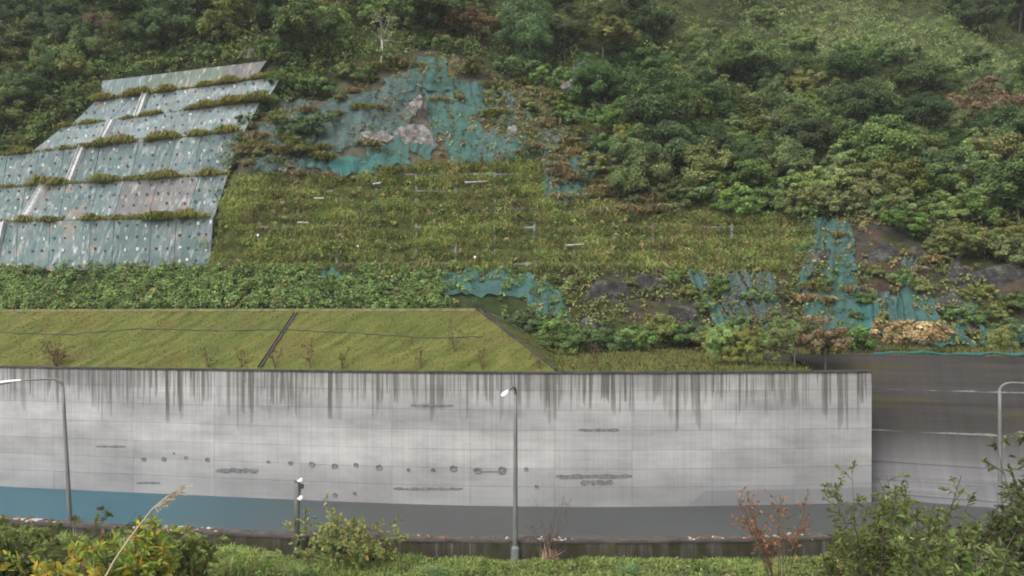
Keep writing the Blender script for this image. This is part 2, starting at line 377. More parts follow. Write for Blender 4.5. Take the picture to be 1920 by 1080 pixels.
# embankment the camera stands on
ys = [-14, -4, 4, 6, 12, 20, 28, 34, 37]; rows = []
for y in ys:
    z = 12.35 if y <= 4 else max(11.5-.283*(y-5), -.2)
    rows.append(np.stack([xs*1.0, y+.0022*np.maximum(y, 0)/37*(xs-4)**2, z+.25*np.sin(xs*.31+y)*np.clip((y-4)/10, 0, 1)], 1))
V, F = strip(rows); emb = obj('embankment', V, F, M['soil'], smooth=True); tag(emb, 'overgrown embankment falling from the viewpoint to the road', 'embankment', kind='structure')
xw = np.linspace(-75, 60, 90)
V, F = strip([np.stack([xw, parY(xw)+.7, np.full_like(xw, WATER_Z)], 1), np.stack([xw, wallY(xw)+9, np.full_like(xw, WATER_Z)], 1)])
tag(obj('water', V, F, M['water']), 'still teal grey water in the basin below the concrete wall', 'water', kind='structure')

# ------------------------------------------------------------------ hillside terrain (control table: photo column -> [(row, depth)])
COLS = {
 -700: (14.5, [(505, 124), (290, 140), (115, 162), (0, 190), (-300, 270)]),
 0:    (14.5, [(505, 108.5), (290, 124), (115, 141), (0, 160), (-300, 225)]),
 430:  (14.5, [(505, 98.5), (300, 112), (115, 122.5), (0, 139), (-300, 200)]),
 480:  (14.5, [(505, 96.3), (408, 99.8), (328, 104.3), (247, 108.6), (190, 113), (143, 117), (0, 139), (-300, 200)]),
 900:  (14.5, [(505, 95), (310, 106), (130, 119), (0, 137), (-300, 195)]),
 1060: (11.2, [(505, 94), (390, 102), (300, 109), (130, 124), (0, 143), (-300, 200)]),
 1300: (11.2, [(505, 94), (400, 101), (300, 111), (130, 133), (0, 158), (-300, 230)]),
 1600: (11.2, [(640, 85), (505, 91), (430, 96), (300, 110), (130, 140), (0, 175), (-300, 260)]),
 1920: (11.3, [(640, 84), (505, 90), (430, 97), (300, 118), (130, 152), (0, 192), (-300, 290)]),
 2700: (11.3, [(640, 92), (505, 100), (430, 108), (300, 130), (130, 170), (0, 210), (-300, 310)]),
}
FOOTY = {-700: 112, 0: 100, 430: 89, 480: 88, 900: 87, 1060: 86, 1300: 86, 1600: 84, 1920: 83, 2700: 91}
ckeys = sorted(COLS)
ROWT = np.concatenate([np.linspace(0, 1, 25)[:-1], 1+np.linspace(0, 1, 110)])
def colprofile(key):
    zf, pts = COLS[key]; yf = FOOTY[key]; pf = HZ-(zf-CAMZ)/yf*FPX
    arr = [(pf, yf)]+[p for p in pts]
    a = np.array(arr)
    pys = np.where(ROWT <= 1, pf+(505-pf)*ROWT, 505+(-300-505)*(ROWT-1))
    return pys, np.interp(-pys, -a[:, 0], a[:, 1])
prof = np.array([colprofile(q) for q in ckeys])     # (K,2,R)
pxs = np.unique(np.concatenate([np.arange(-700, 2701, 14.0), np.arange(380, 640, 7.0)]))
hp = np.empty((len(pxs), len(ROWT), 3)); HPX = np.empty((len(pxs), len(ROWT))); HPY = HPX.copy()
for i, px in enumerate(pxs):
    j = min(max(np.searchsorted(ckeys, px)-1, 0), len(ckeys)-2); t = (px-ckeys[j])/(ckeys[j+1]-ckeys[j])
    if not (ckeys[j] in (0, 430)): t = t*t*(3-2*t)
    pr = prof[j]*(1-t)+prof[j+1]*t
    if 340 < px < 640:      # step forward from behind the terraces to the framed slope, along their slanting right end
        tb = px/430.0; back = prof[ckeys.index(0)]*(1-tb)+prof[ckeys.index(430)]*tb
        tf = np.clip((px-480)/420.0, -.4, 1); front = prof[ckeys.index(480)]*(1-tf)+prof[ckeys.index(900)]*tf
        ed = np.interp(-back[0], [-600, -505, -408, -328, -247, -190, -143, -60], [398, 398, 404, 430, 456, 494, 530, 540])
        bl_ = np.clip((px-ed+6)/30.0, 0, 1); pr = back*(1-bl_)+front*bl_
    HPX[i] = px; HPY[i] = pr[0]
    hp[i, :, 0] = (px-960)/FPX*pr[1]; hp[i, :, 1] = pr[1]; hp[i, :, 2] = CAMZ-(pr[0]-HZ)/FPX*pr[1]
P = hp.reshape(-1, 3); qx = HPX.ravel(); qy = HPY.ravel()
GRASSWALL = [(395, 508), (432, 335), (560, 330), (640, 332), (760, 318), (900, 305), (1015, 303), (1019, 388), (1130, 385), (1250, 382), (1400, 395), (1530, 430), (1500, 508)]
NETUP = [(440, 330), (520, 195), (600, 185), (690, 130), (780, 100), (860, 110), (960, 150), (1100, 130), (1150, 260), (1200, 330), (1230, 385), (1019, 388), (1010, 303), (640, 332)]
ROCKLOW = [(1000, 690), (1000, 508), (1500, 508), (1530, 415), (1640, 400), (1740, 470), (1800, 500), (1960, 520), (2100, 560), (2700, 600), (2700, 690)]
VINE = [(-800, 600), (-800, 503), (395, 503), (960, 508), (1080, 530), (1080, 690), (950, 690)]
SCRUB = [(1180, -60), (1420, 10), (1330, 90), (1380, 150), (1560, 170), (1700, 210), (1920, 300), (2400, 380), (2400, 60), (1900, 130), (1800, 60), (1640, 30), (1560, -60)]
TIERS_REG = [(-800, 503), (-800, 350), (0, 305), (60, 290), (128, 243), (190, 195), (200, 158), (500, 118), (530, 140), (430, 335), (395, 503)]
isg = inpoly(qx, qy, GRASSWALL); isn = inpoly(qx, qy, NETUP); isr = inpoly(qx, qy, ROCKLOW); isv = inpoly(qx, qy, VINE); isc = inpoly(qx, qy, SCRUB)
amp = np.full(len(P), 1.6); amp[isg] = .25; amp[isn] = 1.5; amp[isr] = .9; amp[isv] = .3; amp[qy > 560] *= .4
amp[inpoly(qx, qy, TIERS_REG)] = .1
nz = fnoise(P, .09, 1, 4)*amp + fnoise(P, .35, 2, 3)*amp*.35 + np.where(isr | isn, np.abs(fnoise(P, .8, 6, 3))*.7, 0)
nz[np.tile(ROWT == 0, len(pxs))] = 0
big = np.clip((150-qy)/200, 0, 1)*np.clip((qx-900)/500, 0, 1)*6*np.sin(qx*.011+qy*.012)
P[:, 1] -= nz*.8+big; P[:, 2] += nz*.5+big*.3
C = np.tile(np.array((.038, .046, .017)), (len(P), 1))
C[isc] = (.075, .10, .03); C[isg] = (.075, .085, .024); C[isv] = (.03, .045, .015)
C[isn] = (.085, .082, .06); C[isr] = (.055, .050, .042)
cn = fnoise(P, .16, 5, 3)
C[isr & (cn > .2)] = (.075, .052, .036); C[isr & (cn < -.12)] = (.045, .047, .018)
C[isn & (cn > .25)] = (.11, .09, .05)
R_ = len(ROWT)
F = np.array([(i*R_+j, (i+1)*R_+j, (i+1)*R_+j+1, i*R_+j+1) for i in range(len(pxs)-1) for j in range(R_-1)])
hill = obj('hillside', P, F, M['hill'], C=C, smooth=True); tag(hill, 'steep wooded hillside of soil and rock behind the concrete wall', 'hillside', kind='structure')

# bank of mown turf between the wall and the hill, with a ramped right end
xb = np.linspace(-75, -2.7, 50); xb0 = np.linspace(-75, 3.1, 50)
bot = np.stack([xb0, wallY(xb0)+.35, np.full(50, WALL_TOP-.06)], 1)
top = np.stack([xb, wallY(xb)+7.9, np.full(50, BANK_Z)], 1)
rows = [bot*(1-t)+top*t for t in np.linspace(0, 1, 10)]
yb = np.interp(xb, [-75, -57, -27, -24, -2.7], [125, 101, 90, 89.5, 88.5])
bk = np.stack([xb*np.linspace(1.25, 1, 50), yb+3, np.full(50, BANK_Z)], 1); bk[:, 2] -= 0.0
V, F = strip(rows+[bk])
Vn = fnoise(V, .22, 9, 3)*.14; r0 = np.arange(len(V))//50; V[:, 2] += np.where((r0 > 0) & (r0 < 9), Vn, 0)
nv = len(V); last = [r*50+49 for r in range(11)]
e0 = len(V); ex = np.array([(4.2, 90, 11.0), (3.6, 78, 10.7)]); V = np.concatenate([V, ex])
Fq = [tuple(f) for f in F]
Fq += [(last[9], last[10], e0, e0+1)]+[(last[0], last[9], e0+1)]
bank = obj('grass_bank', V, Fq, M['turf']); tag(bank, 'mown green turf bank above the concrete wall', 'bank', kind='structure')
xr_ = np.concatenate([np.linspace(2.2, 21.4, 24), np.linspace(21.7, 60, 30)])
RX = np.array([20, 25.4, 32, 38, 60.0]); RY = np.array([69.5, 68.2, 64.6, 62.2, 63.0])
def revY(X): return np.interp(X, np.linspace(20, 60, 81), np.convolve(np.pad(np.interp(np.linspace(20, 60, 81), RX, RY), 8, mode='reflect', reflect_type='odd'), np.ones(17)/17, 'valid'))
fr_ = np.where(xr_ < 21.5, wallY(xr_)+.3, revY(np.maximum(xr_, 20))+3.35+.9); fz_ = np.where(xr_ < 21.5, WALL_TOP-.05, 11.12)
V, F = strip([np.stack([xr_*(1+.006*d), fr_+(92-fr_)*d/24, fz_+(11.25-fz_)*d/24], 1) for d in (0, 4, 10, 16, 24)])
V[:, 2] += np.where(V[:, 1] > 70, fnoise(V, .2, 4, 2)*.15, 0)
shelf = obj('grass_shelf', V, F, M['turf']); tag(shelf, 'level grass shelf at the foot of the netted rock face', 'shelf', kind='structure')

BV = {}
def bvh(o): 
    me = o.data; return BVHTree.FromPolygons([v.co.copy() for v in me.vertices], [tuple(p.vertices) for p in me.polygons])
BV['hill'] = bvh(hill); BV['bank'] = bvh(bank); BV['shelf'] = bvh(shelf)
def hit(px, py, which=('hill',)):
    d = Vector(W(px, py, 1.0))-Vector((0, 0, CAMZ)); d.normalize(); best = None
    for wn in which:
        r = BV[wn].ray_cast(Vector((0, 0, CAMZ)), d)
        if r[0] is not None and (best is None or r[3] < best[2]): best = (np.array(r[0]), np.array(r[1]), r[3])
    if best is None: return None
    n = best[1]
    if n @ np.array(d) > 0: n = -n
    return best[0], n

# ------------------------------------------------------------------ big concrete retaining wall
def arclen(fn, x0, x1):
    g = np.linspace(x0, x1, 800); s = np.concatenate([[0], np.cumsum(np.hypot(np.diff(g), np.diff(fn(g))))]); return g, s
gX, gS = arclen(wallY, -75, XEND)
def wall_piece(fn, x0, x1, z0, z1, out, th, gx, gs, n=4, lean=0.0, zref=0.0):
    """curved slab; front at fn(x)-out, back at fn(x)+th; lean = extra depth per metre of height"""
    X = np.linspace(x0, x1, n); Y = fn(X)
    b = .018
    V, UV = [], []
    for (z, o1) in ((z0, 0), (z1, 0)):
        for yo in (-out, th):
            for x, y in zip(X, Y): V.append((x, y+yo+lean*(z-zref), z)); UV.append((np.interp(x, gx, gs), z))
    n2 = n; F = []
    fl, bl, ft, bt = 0, n2, 2*n2, 3*n2
    for i in range(n2-1):
        F += [(fl+i, fl+i+1, ft+i+1, ft+i), (bl+i+1, bl+i, bt+i, bt+i+1), (ft+i, ft+i+1, bt+i+1, bt+i), (fl+i+1, fl+i, bl+i, bl+i+1)]
    F += [(fl, ft, bt, bl), (fl+n2-1, bl+n2-1, bt+n2-1, ft+n2-1)]
    return np.array(V), np.array(F), np.array(UV)
def px2X(px):
    g = np.linspace(-75, 40, 3000); return float(np.interp(px, 960+g/wallY(g)*FPX, g))
rw = thing('retaining_wall', (0, float(wallY(0)), WATER_Z), 'long curved pale concrete wall with dark streaks, standing in the water', 'wall')
jx = [-75, -66, -60.5, -55, -49.5, -44]+[px2X(p) for p in (-40, 100, 250, 402, 563, 735, 882, 1040, 1185, 1335, 1490)]+[XEND]
jz = [.2, 2.25, 3.5, 4.8, 6.15, 7.55, 8.9, 10.08]
V, F, UV = wall_piece(wallY, -75, XEND-.03, .1, 10.05, -.10, 1.0, gX, gS, 60); obj('core', V, F, M['dconc'], rw, UV=UV)
for a in range(len(jx)-1):
    for b in range(len(jz)-1):
        V, F, UV = wall_piece(wallY, jx[a]+.006, jx[a+1]-.006, jz[b]+.007, jz[b+1]-.007, random.uniform(0, .018), .095, gX, gS, 5)
        obj('panel', V, F, M['wall'], rw, UV=UV, smooth=False)
V, F, UV = wall_piece(wallY, -75.05, XEND+.02, 10.08, 10.2, .09, 1.05, gX, gS, 60); obj('coping', V, F, M['dconc'], rw, UV=UV)
def plug(px, py, r, parent, irregular=.18, sq=1.0):
    X = px2X(px); Y = float(wallY(X)); z = CAMZ-(py-HZ)/FPX*Y; m = 12
    th = np.linspace(0, 2*np.pi, m, endpoint=False); rr = r*(1+irregular*rng.uniform(-1, 1, m))
    a = np.array((1, float(wallY(X+.1)-wallY(X-.1))/.2, 0)); a /= np.linalg.norm(a)
    nrm = np.array((a[1], -a[0], 0))
    c = np.array((X, Y, z))
    ring = lambda s, o: c+nrm*o+(np.cos(th)*rr*s)[:, None]*a+(np.sin(th)*rr*s*sq)[:, None]*np.array((0, 0, 1.0))
    V = np.concatenate([ring(1, -.02), ring(.96, .045), ring(.7, .052), ring(.5, .02), (c+nrm*.015)[None]])
    F = [(q*m+i, q*m+(i+1) % m, (q+1)*m+(i+1) % m, (q+1)*m+i) for q in range(3) for i in range(m)]+[(3*m+i, 3*m+(i+1) % m, 4*m) for i in range(m)]
    obj('mortar_plug', V, F, M['plug'], parent)
for px, py, r in ((270, 861, .2), (308, 861, .22), (326, 850, .1), (349, 858, .17), (389, 862, .22), (545, 868, .19), (585, 871, .25), (627, 874, .26), (668, 872, .2), (711, 877, .27),
                  (766, 881, .15), (812, 881, .15), (850, 878, .27), (896, 882, .3), (941, 882, .33), (986, 880, .17), (628, 928, .2), (665, 925, .14), (503, 866, .14), (1006, 912, .14), (457, 712, .16)):
    plug(px, py, r, rw, sq=.8)
for (pa, pb, py, h) in ((405, 485, 882, .34), (1042, 1185, 893, .26), (1088, 1150, 905, .3), (897, 942, 884, .07), (180, 235, 837, .10), (738, 868, 916, .16), (255, 300, 905, .1), (770, 850, 760, .14), (1085, 1160, 806, .16)):
    X0, X1 = px2X(pa), px2X(pb); z = CAMZ-(py-HZ)/FPX*float(wallY(X0)); n = 14
    X = np.linspace(X0, X1, n); up = h*.5*(1+.5*rng.uniform(-1, 1, n)); lo = h*.5*(1+.5*rng.uniform(-1, 1, n)); up[[0, -1]] *= .4; lo[[0, -1]] *= .4
    zz = np.interp(X, [X0, X1], [z, CAMZ-(py-HZ)/FPX*float(wallY(X1))])
    V = np.concatenate([np.stack([X, wallY(X)-.036, zz+up], 1), np.stack([X, wallY(X)-.036, zz-lo], 1), np.stack([X, wallY(X)+.02, zz+up], 1), np.stack([X, wallY(X)+.02, zz-lo], 1)])
    F = [(n+i, n+i+1, i+1, i) for i in range(n-1)]+[(i, i+1, 2*n+i+1, 2*n+i) for i in range(n-1)]+[(3*n+i, 3*n+i+1, n+i+1, n+i) for i in range(n-1)]
    obj('dark_patch', V, F, M['plug'], rw)

# ------------------------------------------------------------------ dark sloping revetment at the right
rv = thing('revetment', (34, 65, WATER_Z), 'dark weathered sloping concrete wall right of the pale wall', 'wall')
gX2, gS2 = arclen(revY, 20, 60)
lz = [0, 1.25, 2.2, 3.4, 5.6, 8.6, 11.15]; steps = [-.55, -.28, 0, .12, .2, .42]
rj = [20, 28.6, 35.2, 41.5, 50, 60]
for b in range(len(lz)-1):
    for a in range(len(rj)-1):
        V, F, UV = wall_piece(revY, rj[a]+.002, rj[a+1]-.002, lz[b]+(.015 if b else 0), lz[b+1]-.015, -steps[b], 1.1, gX2, gS2, 7, lean=.30, zref=0)
        obj('panel', V, F, M['revet'], rv, UV=UV)
V, F, UV = wall_piece(revY, 20, 60, 0, 11.0, -1.0, 1.6, gX2, gS2, 20, lean=.30); obj('core', V, F, M['dconc'], rv, UV=UV)
for b, (amp_, m_) in ((4, (.12, 'plug')), (3, (.10, 'plug')), (1, (.04, 'plug'))):   # pale rubble lying along the ledges
    z = lz[b+1] if b != 4 else lz[5]
    X = np.linspace(20.5, 59, 160); hgt = amp_*np.clip(.4+fnoise(np.stack([X, X*0, X*0+b], 1), .5, b, 3)*1.6, .03, 2)
    z0 = lz[b+1]
    Yb = revY(X)+.30*z0+steps[min(b, 5)]
    # ledge top sits between front of this lift and the next
    V, F = strip([np.stack([X, Yb+.02, np.full_like(X, z0+.004)], 1), np.stack([X, Yb+.08, z0+hgt], 1), np.stack([X, Yb+.45, z0+hgt*.7], 1)])
    obj('ledge_rubble', V, F, M[m_], rv)

# ------------------------------------------------------------------ mossy parapet in front of the water
pw = thing('parapet_wall', (4, 53.6, 0), 'low moss stained wall between the lamps and the water', 'wall')
gX3, gS3 = arclen(parY, -75, 60)
pj = np.arange(-75, 60.1, 4.5)
for a in range(len(pj)-1):
    V, F, UV = wall_piece(parY, pj[a]+.012, pj[a+1]-.012, -.3, .98, random.uniform(0, .02), .3, gX3, gS3, 4); obj('panel', V, F, M['parapet'], pw, UV=UV)
    V, F, UV = wall_piece(parY, pj[a]+.008, pj[a+1]-.008, .99, 1.1, .05, 1.2, gX3, gS3, 4); obj('coping', V, F, M['dconc'], pw, UV=UV)
    V, F, UV = wall_piece(parY, pj[a], pj[a+1], 1.098, 1.112, -.3, 1.15, gX3, gS3, 4); obj('silt_strip', V, F, M['silt'], pw, UV=UV)
V, F, UV = wall_piece(parY, -75, 60, -.3, .97, -.3, 1.15, gX3, gS3, 60); obj('core', V, F, M['dconc'], pw, UV=UV)
# floating litter against the parapet
parts = []
for cx, sp, n in ((-20.5, 2.2, 70), (-30.5, 1.5, 25), (2.5, .9, 25), (13, 6, 40), (-8, 12, 40), (-31, 3, 20)):
    for _ in range(n):
        x = cx+random.gauss(0, sp*.5); y = float(parY(x))+random.uniform(.1, 1.5); s = random.uniform(.04, .16)
        a = random.uniform(0, 3.14); ax = np.array([(math.cos(a), math.sin(a), 0), (-math.sin(a), math.cos(a), 0), (0, 0, 1)])
        v, f = boxv((x, y, (1.14 if y < parY(x)+1.18 else .92)), s*random.uniform(1, 3), s, s*.6, ax)
        cc = random.choice([(.5, .5, .48), (.3, .24, .17), (.16, .1, .06), (.42, .4, .36), (.2, .09, .05)])
        parts.append((v, f, np.tile(cc, (8, 1))))
V, F, C = join(parts); tag(obj('floating_litter', V, F, M['litter'], C=C), 'scattered leaves and litter along the near water edge', 'litter', kind='stuff')

# ------------------------------------------------------------------ street lamps
def street_lamp(px, topy, arm_dir, lean, label, armlen=3.4):
    Y = (CAMZ-10.0)*FPX/(topy-HZ); X = (px-960)/FPX*Y
    t = thing('street_lamp', (X, Y, 0), label, 'street lamp', 'street lamps along the low wall')
    O = np.array((X, Y, 0.0)); L = np.array((*lean, 0.0)); up = lambda z: O+L*(z/10)+np.array((0, 0, z))
    zs = np.linspace(.0, 9.55, 8)
    v, f = tube([up(z) for z in zs], np.linspace(.155, .092, 8), 12); obj('pole', v, f, M['steel'], t, smooth=True)
    v, f = tube([up(z) for z in (0, .02, .75, .82, .9)], [.26, .25, .24, .2, .16], 10); obj('base_sleeve', v, f, M['steel'], t)
    v, f = join([boxv(up(.03), .7, .7, .05)]+[tube([up(.05)+np.array((sx, sy, 0)), up(.16)+np.array((sx, sy, 0))], .03, 6) for sx in (-.27, .27) for sy in (-.27, .27)])[:2]
    obj('base_plate', v, f, M['steel'], t)
    v, f = boxv(up(1.6)+np.array((0, -.14, 0)), .14, .05, .42); obj('access_door', v, f, M['steel'], t)
    d = np.array((*arm_dir, 0.0)); d /= np.linalg.norm(d)
    pts = [up(9.5)]
    for a in np.linspace(0, math.radians(86), 9): pts.append(up(9.45)+np.array((0, 0, .55*math.sin(a)))+d*.55*(1-math.cos(a)))
    for q in np.linspace(.15, armlen-1.55, 6): pts.append(up(10.0)+d*(.55+q)+np.array((0, 0, .03-.035*q)))
    v, f = tube(pts, np.linspace(.09, .052, len(pts)), 10); obj('arm', v, f, M['steel'], t, smooth=True)
    # cobra head: lofted flattened sections
    e = pts[-1]; s = np.cross(d, (0, 0, 1.0)); secs = [(0, .055, .05, 0), (.12, .075, .07, -.01), (.45, .13, .10, -.05), (.9, .19, .12, -.10), (1.3, .17, .10, -.15), (1.5, .10, .06, -.18), (1.56, .02, .02, -.19)]
    V = []; m = 12
    for q, wd, ht, dz in secs:
        for a in np.linspace(0, 2*math.pi, m, endpoint=False):
            zz = math.sin(a)*ht; zz = zz if zz > 0 else zz*.45
            V.append(e+d*q+s*math.cos(a)*wd+np.array((0, 0, dz+zz)))
    F = [(i*m+j, i*m+(j+1) % m, (i+1)*m+(j+1) % m, (i+1)*m+j) for i in range(len(secs)-1) for j in range(m)]
    hd = obj('lamp_head', np.array(V), np.array(F), M['enamel'], t, smooth=True)
    v, f = [], []
    for q, wd, dz in ((.55, .08, -.13), (.7, .12, -.165), (1.1, .13, -.225), (1.3, .07, -.225)):
        v += [e+d*q+s*wd+np.array((0, 0, dz+.03)), e+d*q+np.array((0, 0, dz-.03)), e+d*q-s*wd+np.array((0, 0, dz+.03))]
    f = [(i*3+j, i*3+j+1, (i+1)*3+j+1, (i+1)*3+j) for i in range(3) for j in range(2)]
    obj('lens', np.array(v), np.array(f), M['lglass'], hd)
    return t
street_lamp(133, 711, (-1, -.25), (-.55, 0), 'grey street lamp with its arm reaching left, at the photo\'s left end')
street_lamp(966, 725, (-.18, -1), (.03, 0), 'grey street lamp with its arm towards the viewer, middle of the three')
street_lamp(1876, 718, (1, -.3), (-.06, 0), 'grey street lamp with its arm reaching right, behind the big leafy bush')

# short steel post with white caps and a dark box
Yp = 52.0; Xp = (557-960)/FPX*Yp; zt = CAMZ-(903-HZ)/FPX*Yp
t = thing('signal_post', (Xp, Yp+2.0, 0), 'short grey steel post with white caps left of the yellowish bush', 'post')
O = np.array((Xp, Yp+2.0, 0.0)); O[0] = (557-960)/FPX*O[1]; zt = CAMZ-(903-HZ)/FPX*O[1]
v, f = tube([O+(0, 0, 0), O+(0, 0, zt-.05), O+(0, 0, zt)], [.16, .16, .14], 12); obj('post', v, f, M['steel'], t, smooth=True)
v, f = tube([O+(0, 0, zt), O+(0, 0, zt+.05)], [.19, .16], 12); obj('cap', v, f, M['dmetal'], t)
for dz, r in ((.05, .14), (-.98, .16)):
    v, f = tube([O+(.05, -.12, zt+dz), O+(.22, -.2, zt+dz+.02), O+(.34, -.26, zt+dz+.1), O+(.36, -.27, zt+dz+.11)], [.05, r*.8, r, .02], 10); obj('reflector', v, f, M['enamel'], t, smooth=True)
v, f = boxv(O+(.26, -.08, zt-.26), .26, .2, .24); obj('junction_box', v, f, M['dmetal'], t)
v, f = boxv(O+(.2, -.02, zt-.6), .06, .06, 1.0); obj('cable_duct', v, f, M['steel'], t)

# ------------------------------------------------------------------ bank details: gutter, kerbs, hose
def bankpt(px, py, off=.0):
    h = hit(px, py, ('bank', 'shelf')); return h[0]+h[1]*off
gt = thing('drain_gutter', tuple(bankpt(487, 689)), 'narrow dark concrete gutter running down the turf bank', 'gutter')
a = np.array([bankpt(487+68*t, 689-103*t, 0) for t in np.linspace(0, .99, 12)])
for i in range(11):
    d = np.array((.12, 0, 0)); upv = hit(520, 640, ('bank',))[1]
    v, f = beam(a[i], a[i+1]-(a[i+1]-a[i])*.03, .18, .06, upv); obj('channel_floor', v, f, M['dconc'], gt)
    for s in (-1, 1):
        v, f = beam(a[i]+d*s+upv*.07, a[i+1]+d*s+upv*.07-(a[i+1]-a[i])*.02, .06, .10, upv); obj('channel_side', v, f, M['silt'], gt)
kb = thing('diagonal_kerb', (0, 68, 12), 'pale concrete kerb along the slanting right end of the turf bank', 'kerb')
a = np.array([top[-1]*(1-t)+bot[-1]*t for t in np.linspace(0, .97, 10)])
for i in range(9): v, f = beam(a[i]+(.1, 0, .05), a[i+1]+(.1, 0, .05)-(a[i+1]-a[i])*.02, .13, .2); obj('kerb_stone', v, f, M['dconc'] if i % 3 else M['dconc'], kb)
te = thing('bank_top_kerb', (-20, 76, BANK_Z), 'pale yellowish kerb along the top edge of the turf bank', 'kerb')
xk = np.linspace(-75, -2.75, 45)
for i in range(44):
    p0 = np.array((xk[i], wallY(xk[i])+7.9, BANK_Z+.05)); p1 = np.array((xk[i+1], wallY(xk[i+1])+7.9, BANK_Z+.05)); v, f = beam(p0, p1-(p1-p0)*.02, .25, .22); obj('kerb_stone', v, f, M['limekerb'], te)
hp_ = [bankpt(px, py, .03) for px, py in zip(np.linspace(-60, 905, 110), np.interp(np.linspace(-60, 905, 110), [-60, 120, 260, 420, 530, 700, 800, 905], [622, 628, 617, 621, 618, 627, 634, 632])+rng.normal(0, .7, 110))]
v, f = tube(hp_, .035, 6); tag(obj('irrigation_hose', v, f, M['hose'], smooth=True), 'thin dark hose lying across the turf bank', 'hose')

# ------------------------------------------------------------------ soil nail terraces
def FY(px): return 1+.11*(450-px)/450
TD = [  # bottom px range, top px range, top-line points, Yb, Yt at px=450, label
 ((-320, 393), (-320, 400), [(-320, 424), (0, 417), (400, 408)], 97, 99, 'lowest tier of netted panels just above the green vines'),
 ((-320, 400), (-320, 428), [(-320, 366), (0, 353), (428, 328)], 101, 103.5, 'second tier from the bottom, with one bare brown panel'),
 ((-320, 428), (-320, 452), [(-320, 322), (0, 293), (452, 247)], 105.5, 108, 'third netted tier from the bottom of the terraced slope'),
 ((48, 455), (118, 490), [(118, 239), (490, 188)], 110, 112.5, 'fourth netted tier from the bottom, slanted at its left end'),
 ((122, 497), (180, 528), [(180, 190), (528, 143)], 114.5, 116.5, 'fifth netted tier with a white chute near its middle'),
 ((186, 470), (192, 500), [(192, 152), (500, 114)], 118.5, 120, 'topmost shorter tier of mossy panels under the trees')]
prev = lambda px: 19.2
nail_me = None
TOPLINES = []
def quadgrid(c00, c10, c01, c11, s, t): return (1-t)*((1-s)*c00+s*c10)+t*((1-s)*c01+s*c11)
v, f = boxv((0, 0, 0), .25, .14, .25); v[[4, 5, 6, 7], 0] *= .9
nail_me = npmesh('nail_head', np.concatenate([v]), f); nail_me.materials.append(M['dmetal'])
v, f = boxv((0, 0, 0), .26, .14, .34); nail_pale = npmesh('nail_head_pale', v, f); nail_pale.materials.append(M['chute'])
